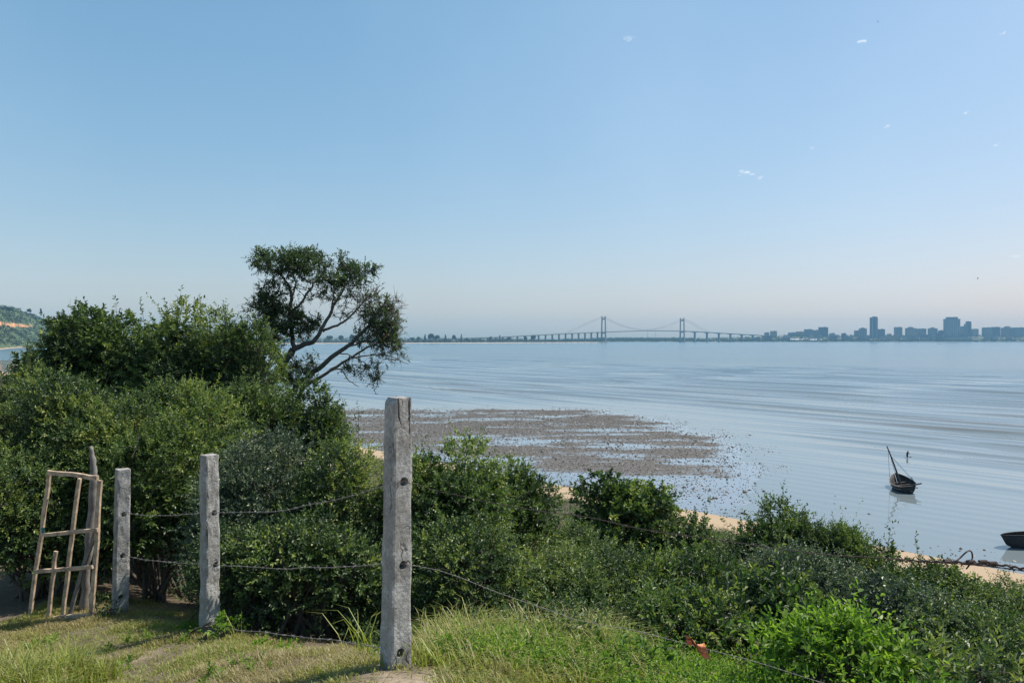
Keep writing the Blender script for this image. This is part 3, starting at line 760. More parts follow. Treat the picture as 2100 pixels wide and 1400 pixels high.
# ------------------------------------------------------------------ grass
def blades(rng, x, y, z, h, wd, lean, tint, name, kind='stuff'):
    n = len(x)
    a = rng.uniform(0, 6.28, n); dx = np.cos(a); dy = np.sin(a)
    b = np.stack([x, y, z], -1); side = np.stack([-dy, dx, 0 * dx], -1); out = np.stack([dx, dy, 0 * dx], -1)
    ln = lean * rng.uniform(0.3, 1.5, n); up = np.array([0, 0, 1.0])
    m1 = b + up * (h * .45)[:, None] + out * (h * ln * .25)[:, None]
    m2 = b + up * (h * .8)[:, None] + out * (h * ln * .65)[:, None]
    tp = b + up * (h * (1 - .25 * ln))[:, None] + out * (h * ln * 1.2)[:, None]
    W = wd[:, None] if hasattr(wd, '__len__') else wd
    V = np.stack([b - side * W / 2, b + side * W / 2, m1 - side * W * .45, m1 + side * W * .45, m2 - side * W * .3, m2 + side * W * .3, tp], 1).reshape(-1, 3)
    o = (np.arange(n) * 7)[:, None]
    Fq = np.concatenate([o + np.array([[0, 1, 3, 2]]), o + np.array([[2, 3, 5, 4]])], 1).reshape(-1, 4)
    Ft = o + np.array([[4, 5, 6]])
    T = np.concatenate([np.repeat(tint, 2), tint])
    return mk(name, V, [Fq, Ft], M['grass'], None, False, {'tint': T})

def build_grass():
    rng = np.random.default_rng(12)
    n = 420000
    x = rng.uniform(-5.2, 3.2, n); y = rng.uniform(3.55, 8.6, n)
    s, t = st(x, y)
    dens = sstep(3.5, 2.7, s + (vnoise(x * 2, y * 2, 110) - .5) * 1.0 - 0.25 * sstep(0, -3, t - T1))
    dens = np.maximum(dens, 0.6 * (x > -.4) * sstep(6.2, 4.8, y))
    cl = fbm(x * 3.1, y * 3.1, 111, 4)
    dens = dens * (0.3 + 1.1 * sstep(.38, .6, cl)) * (1 - .85 * path_amount(x, y))
    keep = rng.random(n) < dens * .95
    x, y, cl = x[keep], y[keep], cl[keep]; n = len(x); z = ground_z(x, y) - .004
    h = rng.uniform(.012, .036, n) * (1 + .9 * sstep(.5, .68, cl)) * (1 + .9 * (x > -.4))
    tint = np.clip(.16 + .85 * sstep(.34, .62, fbm(x * 1.1, y * 1.1, 115, 3)) * rng.uniform(.4, 1.1, n) + rng.normal(0, .12, n), 0, 1)
    tint = np.where(rng.random(n) < .35, rng.uniform(0, .3, n), tint)
    tag(blades(rng, x, y, z, h, rng.uniform(.003, .0065, n), .9, tint, 'turf_grass'), kind='stuff')
    # taller grass right of the near post
    n = 15000
    c = 260
    cx = rng.uniform(-.55, 2.0, c); cyy = rng.uniform(3.95, 6.1, c)
    okc = (rng.random(c) < sstep(1.9, .9, cx)) & (cyy > 4.15)
    cx = cx[okc]; cyy = cyy[okc]; c = len(cx)
    i = rng.integers(0, c, n); x = cx[i] + rng.normal(0, .09, n); y = cyy[i] + rng.normal(0, .09, n); z = ground_z(x, y) - .01
    ht = rng.uniform(.08, .3, c) * (.7 + .6 * sstep(4.3, 5.2, cyy)) * (1 - .45 * sstep(.5, 1.4, cx))
    h = ht[i] * rng.uniform(.5, 1.15, n)
    dry = rng.random(c) < .42
    tint = np.where(dry[i], rng.uniform(.02, .45, n), rng.uniform(.5, 1, n))
    tag(blades(rng, x, y, z, h, rng.uniform(.004, .009, n), .8, tint, 'tall_grass'), kind='stuff')
    # tussock at the left edge
    n = 5200
    c = 60; cx = rng.uniform(-3.75, -2.72, c); cyy = rng.uniform(4.35, 5.0, c)
    i = rng.integers(0, c, n); x = cx[i] + rng.normal(0, .06, n); y = cyy[i] + rng.normal(0, .06, n); z = ground_z(x, y) - .01
    h = (rng.uniform(.12, .3, c) * sstep(-2.6, -3.0, cx + 0 * cx) + .1)[i] * rng.uniform(.5, 1.15, n)
    tint = np.clip(.75 + rng.normal(0, .2, n), 0, 1); tint = np.where(rng.random(n) < .15, rng.uniform(0, .3, n), tint)
    o = blades(rng, x, y, z, h, rng.uniform(.005, .01, n), .6, tint, 'grass_tussock')
    tag(o, 'dense tussock of long green grass at the left edge, nearer than the gate', 'grass tussock', kind='thing')
    # a few long arching blades beside posts
    pts = [(480, 1330, 6.0, .28), (735, 1335, 4.9, .5), (755, 1325, 4.85, .42), (765, 1340, 4.6, .4)]
    xx = []; yy = []; hh = []
    for px, py, d, hgt in pts:
        p = P(px, py, d)
        for _ in range(7): xx.append(p[0] + rng.normal() * .04); yy.append(p[1] + rng.normal() * .05); hh.append(hgt * rng.uniform(.5, 1.1))
    xx, yy, hh = map(np.array, (xx, yy, hh)); 
    tag(blades(rng, xx, yy, ground_z(xx, yy) - .01, hh, np.full(len(xx), .008), .8, rng.uniform(.5, 1, len(xx)), 'arching_grass'), kind='stuff')
build_grass()

def ground_weeds():
    rng = np.random.default_rng(44); n = 5400
    x = np.where(np.arange(n) < 4600, rng.uniform(-.45, 2.6, n), rng.uniform(-4.2, -.6, n)); y = np.where(np.arange(n) < 4600, rng.uniform(4.0, 6.2, n), rng.uniform(4.4, 7.2, n))
    s, t = st(x, y); ok = (vnoise(x * 2.4, y * 2.4, 130) > .38) & ((x > -.45) | ((s < 2.7) & (vnoise(x * 1.7, y * 1.7, 133) > .62))) & (path_amount(x, y) < .3)
    x, y = x[ok], y[ok]; n = len(x); k = 3
    sc = np.where(x > -.45, 1.0, .4)
    b = np.stack([np.repeat(x, k) + rng.normal(0, .03, n * k), np.repeat(y, k) + rng.normal(0, .03, n * k), np.repeat(ground_z(x, y), k)], -1)
    d = unit(rng.normal(0, .5, (n * k, 3)) + [0, 0, 1.0]); L = rng.uniform(.08, .3, n * k) * np.repeat(sc, k)
    V, F, T, _ = shoots(rng, b, d, L, 8, .036, .45, np.repeat(rng.uniform(.2, 1.0, n), k), .3)
    tag(mk('ground_weeds', V, [F], M['leaf_bright'], None, False, {'tint': T}), kind='stuff')
ground_weeds()

# ------------------------------------------------------------------ concrete posts
def post_mat():
    m, t, p = new_mat('weathered_concrete')
    co = coords(t)
    f = noise(t, co, 55, 6, 0.7); g = noise(t, co, 7, 5, 0.6)
    mp = t.nodes.new('ShaderNodeMapping'); mp.inputs['Scale'].default_value = (5, 5, 2.4); t.links.new(co, mp.inputs[0])
    st_ = noise(t, mp.outputs[0], 1.6, 5, 0.65)
    c = ramp(t, f, [(0.3, (0.2, 0.195, 0.185)), (0.5, (0.36, 0.355, 0.34)), (0.7, (0.52, 0.51, 0.49))]).outputs[0]
    c = mixc(t, ramp(t, g, [(0.42, 0.0), (0.64, 0.8)]).outputs[0], c, (0.2, 0.185, 0.165))
    c = mixc(t, ramp(t, st_, [(0.5, 0.0), (0.74, 0.6)]).outputs[0], c, (0.105, 0.085, 0.07))
    vo = t.nodes.new('ShaderNodeTexVoronoi'); vo.feature = 'DISTANCE_TO_EDGE'; vo.inputs['Scale'].default_value = 5.0
    w2 = t.nodes.new('ShaderNodeMix'); w2.data_type = 'RGBA'; w2.inputs[0].default_value = .12
    nn = t.nodes.new('ShaderNodeTexNoise'); nn.inputs['Scale'].default_value = 9; t.links.new(co, nn.inputs[0])
    mp3 = t.nodes.new('ShaderNodeMapping'); mp3.inputs['Scale'].default_value = (1, 1, .45); t.links.new(co, mp3.inputs[0])
    t.links.new(mp3.outputs[0], w2.inputs[6]); t.links.new(nn.outputs['Color'], w2.inputs[7]); t.links.new(w2.outputs[2], vo.inputs['Vector'])
    cr = ramp(t, vo.outputs[0], [(0.0, 1.0), (0.016, 0.0)]).outputs[0]
    crm = math_(t, 'MULTIPLY', cr, ramp(t, noise(t, co, 4, 2, .5), [(0.5, 0.0), (0.6, 0.85)]).outputs[0])
    c = mixc(t, crm, c, (0.05, 0.045, 0.04))
    t.links.new(c, p.inputs['Base Color']); p.inputs['Roughness'].default_value = 0.92; p.inputs['Specular IOR Level'].default_value = 0.2
    h = math_(t, 'ADD', math_(t, 'MULTIPLY', f, 0.8), math_(t, 'MULTIPLY', g, 0.5))
    t.links.new(bump(t, math_(t, 'SUBTRACT', h, crm), 0.85, 0.012), p.inputs['Normal'])
    return m
M['concrete'] = post_mat()

def make_post(px, pyb, pyt, d, wd, ang, label, holes, seed, notch=False, lean=0.0, chip=0.006, group='concrete posts of the wire fence'):
    b = P(px, pyb, d); H = (pyb - pyt) / FPX * d
    rng = np.random.default_rng(seed)
    bm = bmesh.new()
    nx, nz = 8, 90; sub = 0.3; tot = H + sub
    # closed box shell with a fine grid on every side
    ring = []
    hw = wd / 2
    def prof(u):           # ring of 4*nx points with slightly worn arrises
        i = int(u // nx); f = (u % nx) / nx
        c = [(-hw, -hw), (hw, -hw), (hw, hw), (-hw, hw)]
        x0, y0 = c[i]; x1, y1 = c[(i + 1) % 4]; return x0 + (x1 - x0) * f, y0 + (y1 - y0) * f
    rows = []
    for k in range(nz + 1):
        z = -sub + tot * k / nz; row = []
        tp = 1.06 - 0.13 * max(z, 0) / H
        for u in range(4 * nx):
            x, y = prof(u); e = max(abs(x), abs(y)); m_ = min(abs(x), abs(y)) / hw
            corner = max(0, m_ - 0.78) / 0.22
            nzv = float(fbm(np.array(x * 25 + seed * 3 + y * 19), np.array(z * 9.0), seed, 3)) - .5
            cz = float(fbm(np.array(seed * 7.1 + u // nx * 3 + (x > 0) * 11 + (y > 0) * 5), np.array(z * 7.0), seed + 5, 3))
            k_ = tp * (1 - 0.05 * corner + chip / hw * nzv * 1.3 - corner * max(0, cz - .5) * 0.5 * (chip / .006))
            if k == nz: k_ *= 0.97
            xx, yy = x * k_, y * k_
            row.append(bm.verts.new((xx + lean * max(z, 0) / H, yy, z + (0.006 * nzv if k == nz else 0))))
        rows.append(row)
    n4 = 4 * nx
    for k in range(nz):
        for u in range(n4):
            bm.faces.new((rows[k][u], rows[k][(u + 1) % n4], rows[k + 1][(u + 1) % n4], rows[k + 1][u]))
    bm.faces.new(rows[0][::-1]); bm.faces.new(rows[-1])
    me = bpy.data.meshes.new('shaft'); bm.to_mesh(me); bm.free()
    tmp = bpy.data.objects.new('shaft_raw', me); COL.objects.link(tmp)
    # cutters: wire holes through the broad face, broken top corner
    cb = bmesh.new()
    from mathutils import Matrix
    for hz, hx in holes:
        z = EYE - (hz - HOR) / FPX * d - b[2]
        bmesh.ops.create_cone(cb, cap_ends=True, segments=20, radius1=.0255, radius2=.0255, depth=wd * 2.4,
                                   matrix=Matrix.Translation((hx + lean * z / H, 0, z)) @ Matrix.Rotation(math.pi / 2, 4, 'X'))
    me2 = bpy.data.meshes.new('cut'); cb.to_mesh(me2); cb.free()
    cut = bpy.data.objects.new('cut', me2); COL.objects.link(cut)
    cuts = [cut]
    if notch:
        def prism(poly, y0, y1):
            cb = bmesh.new()
            a = [cb.verts.new((x, y0, z)) for x, z in poly]; c = [cb.verts.new((x, y1, z)) for x, z in poly]
            n = len(poly); cb.faces.new(a); cb.faces.new(c[::-1])
            for i in range(n): cb.faces.new((a[(i + 1) % n], a[i], c[i], c[(i + 1) % n]))
            bmesh.ops.recalc_face_normals(cb, faces=cb.faces); me3 = bpy.data.meshes.new('cut2'); cb.to_mesh(me3); cb.free()
            c2 = bpy.data.objects.new('cut2', me3); COL.objects.link(c2); cuts.append(c2)
        # broken away outer corner of the broad face, leaving a sliver behind a deep slit
        lx = lean
        zz = np.linspace(H + .02, H - .215, 16)
        poly = [(lx + hw * .34, H + .1)] + [(lx + hw * .34 + rng.normal() * .004 + i * .0008, z) for i, z in enumerate(zz)] + [(lx + hw * 1.4, H - .25), (lx + hw * 1.4, H + .1)]
        prism(poly, -hw * 1.4, -hw * .68)
        zz = np.linspace(H - .01, H - .19, 10)
        poly = [(lx + hw * .6, H + .1)] + [(lx + hw * .58 + rng.normal() * .003, z) for z in zz] + [(lx + hw * .7, H - .215)] + [(lx + hw * .8 + rng.normal() * .002, z) for z in zz[::-1]] + [(lx + hw * .8, H + .1)]
        prism(poly, -hw * .9, hw * .1)
        # chamfered back-left corner
        prism([(lx - hw * 1.4, H - .08), (lx - hw * .3, H + .025), (lx - hw * 1.4, H + .06)], -hw * 1.5, hw * 1.5)
        # groove below the top
        prism([(lx - hw * .72, H + .03), (lx - hw * .5, H + .03), (lx - hw * .42, H - .1), (lx - hw * .2, H - .17), (lx - hw * .62, H - .1)], -hw * 1.4, -hw * .72)
    for c in cuts:
        md = tmp.modifiers.new('b', 'BOOLEAN'); md.operation = 'DIFFERENCE'; md.object = c; md.solver = 'EXACT'
    dg = bpy.context.evaluated_depsgraph_get()
    me_f = bpy.data.meshes.new_from_object(tmp.evaluated_get(dg)); me_f.name = 'concrete_post'
    me_f.materials.clear(); me_f.materials.append(M['concrete'])
    for c in cuts + [tmp]: bpy.data.objects.remove(c, do_unlink=True)
    root = bpy.data.objects.new('concrete_post', me_f); COL.objects.link(root)
    root.location = tuple(b); root.rotation_euler = (0, 0, ang)
    tag(root, label, 'fence post', group)
    return root, b
# facing: the broad face is turned a little to the right of the viewer
p1, b1 = make_post(811, 1350, 815, 4.2, .128, math.radians(8.7 + 30), 'tallest and nearest concrete post, its top right corner broken away', [(985, .006), (1154, .004), (1330, -.008)], 11, True, .02, .006)
p2, b2 = make_post(430, 1303, 932, 6.27, .122, math.radians(22 + 28), 'middle concrete post with rough crumbling right edge', [(1050, .012), (1156, .018), (1284, .02)], 22, False, -.005, .014)
p3, b3 = make_post(245, 1262, 962, 7.6, .135, math.radians(28 + 11), 'farthest concrete post, next to the wooden gate', [(1053, 0.005), (1137, 0.0), (1220, -.01)], 33, False, .03, .011)

# ------------------------------------------------------------------ barbed wire
def barbed(pts, label, rad=.0017, seed=0, matk='wire', step=.13, twist=True, loop=None, barb=.022):
    rng = np.random.default_rng(seed)
    pts = np.asarray(pts, float)
    seg = np.linalg.norm(np.diff(pts, axis=0), axis=1); s = np.concatenate([[0], np.cumsum(seg)])
    n = int(s[-1] / .012); u = np.linspace(0, s[-1], n)
    c = np.stack([np.interp(u, s, pts[:, k]) for k in range(3)], -1)
    for _ in range(14): c[1:-1] = (c[:-2] + 2 * c[1:-1] + c[2:]) / 4
    c[:, 2] += .0035 * np.sin(u * 9) * np.sin(u * 2.3); c[:, 1] += .004 * np.sin(u * 7 + 1)
    tan = unit(np.gradient(c, axis=0)); a = unit(np.cross(tan, [0, 0, 1.0])); b = np.cross(tan, a)
    ph = u * 2 * math.pi / .05
    tubes = []
    for o in (0, math.pi):
        tubes.append((c + rad * .95 * (a * np.cos(ph + o)[:, None] + b * np.sin(ph + o)[:, None]), np.full(n, rad * .9)))
    V, F = join_tubes(tubes, 5)
    org = c[0]
    o = mk_at('barbed_wire', V, [F], M[matk], org, smooth=True); tag(o, label, 'barbed wire', 'strands of the wire fence')
    bt = []
    for d0 in np.arange(.05, s[-1], step):
        i = min(int(d0 / s[-1] * (n - 1)), n - 2)
        for _ in range(2):
            v = unit(a[i] * rng.normal() + b[i] * rng.normal() + tan[i] * .5 * rng.normal()) * barb * rng.uniform(.7, 1.1)
            bt.append((np.array([c[i] - v, c[i], c[i] + v]), np.array([rad * .4, rad * .8, rad * .4])))
        th = np.linspace(0, 4 * math.pi, 16)
        bt.append((c[i] + (a[i] * np.cos(th)[:, None] + b[i] * np.sin(th)[:, None]) * rad * 2.1 + tan[i] * ((th / 12.6 - .5) * .014)[:, None], np.full(16, rad * .8)))
    for i in range(0, len(bt), 3):
        V, F = join_tubes(bt[i:i + 3], 4); mk('barb', V - org, [F], M[matk], o, True)
    return o, c

def off(p, dx, dy): return p + np.array([dx, dy, 0])
w_up, _ = barbed([P(252, 1053, 7.58), P(335, 1058, 7.0), P(433, 1050, 6.2), P(560, 1050, 5.6), P(690, 1024, 4.75), P(826, 987, 4.14)],
                 'upper strand of barbed wire strung between the three concrete posts', seed=1)
w_md, _ = barbed([P(250, 1140, 7.56), P(330, 1152, 7.0), P(436, 1157, 6.2), P(560, 1166, 5.5), P(680, 1163, 4.8), P(826, 1155, 4.14)],
                 'middle strand of barbed wire strung between the three concrete posts', seed=2)
w_lo, _ = barbed([P(436, 1285, 6.2), P(520, 1295, 5.7), P(620, 1306, 5.2), P(735, 1320, 4.65), P(806, 1334, 4.16)],
                 'lowest strand of barbed wire, sagging into the grass before the tallest post', seed=3)
w_r, wrc = barbed([P(832, 1157, 4.13), P(900, 1170, 4.12), P(960, 1190, 4.1), P(1060, 1228, 4.05), P(1180, 1272, 4.0), P(1300, 1292, 3.95), P(1430, 1325, 3.88), P(1560, 1362, 3.8), P(1700, 1402, 3.72), P(1950, 1480, 3.6), P(2400, 1600, 3.4)],
                  'slack barbed wire falling from the tallest post down through the grass at right', seed=4, rad=.0011, barb=.015)
w_t, wtc = barbed([P(832, 988, 4.13), P(960, 1022, 3.3), P(1200, 1062, 2.42), P(1450, 1105, 1.89), P(1700, 1140, 1.55), P(1900, 1151, 1.35), P(2000, 1155, 1.28), P(2060, 1159, 1.235), P(2100, 1166, 1.2), P(2300, 1185, 1.08), P(2900, 1240, .85)],
                  'rusty barbed wire with a raised loop, crossing before the beach at right', rad=.0008, seed=5, matk='rust', step=.14, barb=.009)
def wire_loop():
    d = 1.29
    pix = [(1940, 1152), (1962, 1151), (1972, 1142), (1982, 1132), (1989, 1128), (1994, 1131), (1996, 1142), (1993, 1152), (1988, 1160), (1983, 1166)]
    pts = np.array([P(a, b, d - .006 * (i % 2)) for i, (a, b) in enumerate(pix)])
    n = 50; f = np.linspace(0, len(pts) - 1, n); c = np.stack([np.interp(f, np.arange(len(pts)), pts[:, k]) for k in range(3)], -1)
    for _ in range(5): c[1:-1] = (c[:-2] + 2 * c[1:-1] + c[2:]) / 4
    tb = [(c, np.full(n, .0014))]
    for px, py, dd in ((1945, 1151, 1.325), (1993, 1153, 1.285), (2018, 1153, 1.265), (2038, 1156, 1.25)):
        q = P(px, py, dd); th = np.linspace(0, 10 * math.pi, 50)
        tb.append((q + np.stack([(th / 31.4 - .5) * .014, np.cos(th) * .0032, np.sin(th) * .0032], -1), np.full(50,   .0013)))
    pts = np.array([P(a, b, c) for a, b, c in ((1840, 1149, 1.41), (1900, 1151, 1.35), (1950, 1152.5, 1.315), (2000, 1155, 1.28), (2060, 1159, 1.235), (2100, 1166, 1.2), (2300, 1185, 1.08))])
    f = np.linspace(0, 6, 60); c2 = np.stack([np.interp(f, np.arange(7), pts[:, k]) for k in range(3)], -1); c2[:, 2] += .0012 * np.sin(f * 14)
    tb.append((c2, np.concatenate([np.linspace(.0006, .0019, 15), np.full(45, .0019)])))
    org = np.array(w_t.location)
    for i, tt_ in enumerate(tb):
        V, F = join_tubes([tt_], 6); mk('wire_wrap' if i else 'loose_loop', V - org, [F], M['rust'], w_t, True)
wire_loop()
# wire ties through the holes
def ties(root, b, d, px, pys, seed):
    rng = np.random.default_rng(seed); tb = []
    for py in pys:
        c = P(px, py, d); th = np.linspace(0, 1, 12)
        for k in range(2):
            e = c + np.array([rng.choice([-1, 1]) * rng.uniform(.03, .05), -.004, rng.uniform(-.03, -.005)])
            tb.append((curve(c + np.array([0, .02, 0]), e, rng, .25, 10), np.full(10, .0018)))
    R = np.array(root.rotation_euler.to_matrix())
    for i in range(0, len(tb), 2):
        V, F = join_tubes(tb[i:i + 2], 5); mk('wire_tie', (V - b) @ R, [F], M['rust'], root, True)
ties(p1, b1, 4.2 - .075, 828, (987, 1157), 1); ties(p2, b2, 6.2, 434, (1052, 1158, 1286), 2); ties(p3, b3, 7.53, 250, (1054, 1138, 1221), 3)

# ------------------------------------------------------------------ wooden gate frame and its post
def build_gate():
    d = 7.55; rng = np.random.default_rng(5)
    dep = lambda px: 7.75 - (px - 60) / 145 * .35
    g = P(120, 1268, d); g[2] = float(ground_z(g[0], g[1]))
    root = empty('wooden_gate', g, 'leaning open gate frame of thin dry sticks without any mesh', 'gate')
    def stick(a, b, w_, name, matk='timber', dy=0.0, n=7):
        A = P(*a, dep(a[0]) + dy); Bp = P(*b, dep(b[0]) + dy)
        mb = MB().bar(A, Bp, w_, w_ * .75, up=(0.1, 1, 0.05), wob=.0035, rng=rng, n=n)
        V = np.concatenate(mb.v) - g
        mk(name, V, [np.array(mb.f)], M[matk], root)
    stick((102, 964), (60, 1262), .036, 'stile'); stick((162, 981), (127, 1272), .036, 'stile'); stick((205, 985), (186, 1266), .04, 'stile')
    stick((114, 1130), (97, 1274), .034, 'short_stile', dy=-.04)
    stick((99, 968), (200, 980), .042, 'top_rail', dy=-.03); stick((86, 1097), (200, 1087), .036, 'rail', dy=-.035); stick((74, 1172), (190, 1162), .036, 'rail', dy=-.035)
    stick((72, 1270), (186, 1262), .04, 'bottom_rail', dy=-.02); stick((195, 1086), (136, 1272), .034, 'brace', 'grey_timber', dy=.03)
    # a scrap of teal cloth caught on the frame
    c = P(88, 1082, dep(88) - .04); n = 7
    V = []; F = []
    for i in range(n):
        for j in range(4): V.append(c - g + np.array([j * .012 + rng.normal() * .004 - .018, rng.normal() * .006, -i * .015 + rng.normal() * .004]))
    for i in range(n - 1):
        for j in range(3): F.append([4 * i + j, 4 * i + j + 1, 4 * i + j + 5, 4 * i + j + 4])
    rag = mk_at('cloth_scrap', np.array(V) + g, [np.array(F)], plain('teal_cloth', (0.03, .16, .15), .9, .3, 40), c, smooth=True)
    tag(rag, 'tiny scrap of teal cloth caught on the gate stick', 'cloth scrap')
    # weathered gate post behind
    pts = [P(170, 1268, 7.85), P(176, 1180, 7.85), P(184, 1080, 7.83), P(192, 990, 7.8), P(191, 950, 7.8), P(186, 916, 7.8)]
    f = np.linspace(0, 5, 30); pts = np.array(pts); c = np.stack([np.interp(f, np.arange(6), pts[:, k]) for k in range(3)], -1); c[1:] += rng.normal(0, .004, (29, 3))
    c[0, 2] -= .2
    mb = MB().tube(c, np.concatenate([np.linspace(.045, .036, 22), np.linspace(.034, .015, 8)]) * rng.uniform(.92, 1.08, 30), 9)
    o = mb.build('gate_post', M['grey_timber'], None, True, origin=c[0]); tag(o, 'crooked grey wooden post behind the gate frame', 'gate post')
build_gate()

# ------------------------------------------------------------------ orange rag on the slack wire
def build_rag():
    rng = np.random.default_rng(6); d = 3.86
    a = P(1409, 1312, d); b = P(1452, 1340, d); n = 16; k = 9
    V = []; 
    for i in range(n):
        f = i / (n - 1); c = a + (b - a) * f + np.array([0, 0, .012 * math.sin(f * 7)])
        wd = .016 + .026 * sstep(.25, 1, f) + .01 * math.exp(-((f - .08) / .1) ** 2)
        for j in range(k):
            g = (j / (k - 1) - .5) * 2
            V.append(c + np.array([-.35 * g * wd, .014 * math.sin(g * 9 + f * 6) + rng.normal() * .002, g * wd + .003 * math.sin(j * 2.1 + i)]))
    F = [[i * k + j, i * k + j + 1, (i + 1) * k + j + 1, (i + 1) * k + j] for i in range(n - 1) for j in range(k - 1)]
    o = mk_at('plastic_rag', np.array(V), [np.array(F)], plain('orange_plastic', (.62, .2, .08), .55, .3, 20), a, smooth=True)
    tag(o, 'frayed orange plastic rag tied to the slack wire in the grass', 'rag')
    th = np.linspace(0, 6 * math.pi, 40)
    kn = P(1414, 1317, d)
    V, F = tube_arrays(kn + np.stack([(th / 19 - .5) * .02, np.cos(th) * .009, np.sin(th) * .011], -1), np.full(40, .005), 6)
    mk('knot', V - a, [F], plain('orange_knot', (.5, .13, .06), .6, .3, 20), o, True)
build_rag()

# ------------------------------------------------------------------ boats
M['hull'] = plain('tarred_hull', (.016, .015, .017), .75, .5, 3, .01)
M['hull_in'] = plain('boat_inside', (.075, .06, .05), .85, .4, 4)
M['boat_wood'] = plain('worn_boat_wood', (.3, .25, .2), .8, .4, 4)
M['mast_wood'] = plain('dark_mast', (.035, .03, .028), .8, .3, 3)

def boat(name, loc, rz, heel, label, L=6.2, Bm=3.1, Hs=1.25, bow_rise=.7, stern_rise=.1, rake=.9, mast=True, dark=False, extra=None, pitch=0.0, sink=.25, rake_s=.1):
    rng = np.random.default_rng(3)
    root = empty(name, loc, label, 'sailing boat', 'beached sailing boats')
    root.rotation_euler = (pitch, heel, rz)
    ny, nu = 22, 13
    ys = np.linspace(-1, 1, ny)
    def sec(y, inset=0.0):
        # y=-1 stern, 1 bow
        fore = max(y, 0); aft = max(-y, 0)
        b = Bm / 2 * (1 - fore ** 2.6) ** .75 * (1 - .42 * aft ** 2.4); b = max(b, .05)
        sh = Hs + bow_rise * fore ** 2 + stern_rise * aft ** 2
        kl = .45 * fore ** 5 + .28 * aft ** 3
        pts = []
        for u in np.linspace(-1, 1, nu):
            a = abs(u); xx = b * np.sign(u) * a ** .62; zz = kl + (sh - kl) * a ** 2.4
            pts.append([xx * (1 - inset / max(b, .2)), y * L / 2 + (rake * fore ** 2 * (zz - kl) / Hs * .8) - rake_s * aft ** 2 * (zz - kl) / Hs, zz + inset * (1 - a) * 1.5])
        return np.array(pts)
    O = np.array([sec(y) for y in ys]); I = np.array([sec(y, .07) for y in ys])
    O[..., 2] -= sink; I[..., 2] -= sink
    V = np.concatenate([O.reshape(-1, 3), I.reshape(-1, 3)]); g = grid_faces(ny, nu); o2 = ny * nu
    F = [g, g[:, ::-1] + o2]
    rim = []
    for i in range(ny - 1):
        for j in (0, nu - 1): rim.append([i * nu + j, (i + 1) * nu + j, (i + 1) * nu + j + o2, i * nu + j + o2])
    tr = []
    for j in range(nu - 1):
        tr.append([j, j + 1, j + 1 + o2, j + o2])
        tr.append([(ny - 1) * nu + j, (ny - 1) * nu + j + 1, (ny - 1) * nu + j + 1 + o2, (ny - 1) * nu + j + o2])
    # transom closes the stern
    trs = [[j, j + 1, nu - 2 - j, nu - 1 - j] for j in range(nu // 2)]
    F += [np.array(rim), np.array(tr), np.array(trs)]
    mk('hull', V, F, M['hull'], root, True)
    # flat bottom boards, gunwale strips, thwarts
    fl = np.array([[I[i, 3], I[i, nu - 4]] for i in range(2, ny - 3)]).reshape(-1, 3); fl[:, 2] += .04
    mk('bottom_boards', fl, [grid_faces(ny - 5, 2)], M['hull_in'], root)
    for sd_ in (0, nu - 1):
        pth = O[:, sd_] + np.array([0, 0, .03])
        mb = MB().tube(pth, .05, 6); mb.build('gunwale', M['boat_wood'] if sd_ == 0 and not dark else M['hull'], root, True)
    mb = MB().tube(np.array([O[i, 1] * .995 + np.array([-.03, 0, .0]) for i in range(1, ny - 1)]), .04, 5)
    mb.build('rubbing_strake', M['hull'] if dark else M['boat_wood'], root, True)
    for i, w_ in ((4, .32), (8, .26), (12, .26), (16, .3)):
        a, b = I[i, 1], I[i, nu - 2]
        MB().bar(a, b, w_, .06).build('thwart', M['hull_in'] if i != 4 else M['boat_wood'], root)
    if mast:
        b0 = np.array([0, L * .16, .1 - sink]); tp = np.array([-.7, L * .16 + 1.6, 6.0 - sink + .35])
        MB().tube(curve(b0, tp, rng, .012, 10), np.linspace(.16, .085, 10), 8).build('mast', M['mast_wood'], root, True)
        MB().tube(np.array([tp + [.0, -.05, -.25], tp + [.02, -.12, .02]]), .05, 6).build('masthead', M['mast_wood'], root)
        st1 = [(tp * .92, O[18, 0]), (tp * .8 + b0 * .2, O[11, nu - 1]), (tp * .78 + b0 * .22, O[8, nu - 1]), (tp * .85, O[20, nu // 2] + np.array([0, .2, .9]))]
        for a, b in st1: MB().tube(curve(a, b, rng, .01, 8), .022, 4).build('stay', M['mast_wood'], root)
        a = O[11, nu - 1]; MB().tube(np.array([a, a + [-.15, .1, .6], a + [-.3, .3, .05]]), .05, 5).build('tackle', M['mast_wood'], root)
        # stern beam, plank over the side and rudder
        MB().bar(O[1, nu // 2 + 1] * [1, 1, 0] + [0, -.1, Hs - sink - .12], O[1, nu - 2] + [.3, -.1, .02], .16, .16).build('stern_beam', M['boat_wood'], root)
        MB().bar(O[6, 1] + [.2, 0, .12], np.array([.35, -L / 2 - .25, .35 - sink + .3]), .12, .05).build('gangplank', M['boat_wood'], root)
        MB().bar(O[2, nu - 1] + [-.3, -.1, .05], O[2, nu - 1] + [.75, .1, .1], .2, .16).build('outrigger_beam', M['mast_wood'], root)
        MB().box((0, -L / 2 - .12, .45 - sink), (.07, .3, .9)).build('rudder', M['hull'], root)
        for k in range(5):
            a = np.array([rng.uniform(-.9, .5), rng.uniform(-1.5, 1.5), .45 - sink])
            MB().bar(a, a + [rng.uniform(-.3, .6), rng.uniform(.6, 1.4), rng.uniform(0, .25)], .09, .07).build('loose_plank', M['boat_wood'] if k % 2 else M['hull_in'], root)
    return root
D1 = sea_d(1009)
boat('sailing_boat', P(1853, 1009, D1) * [1, 1, 0] + [1.0, 1.8, 0], math.radians(-14), math.radians(-9), 'dark wooden sailing boat with leaning bare mast, aground in the shallows')
D2 = sea_d(1121)
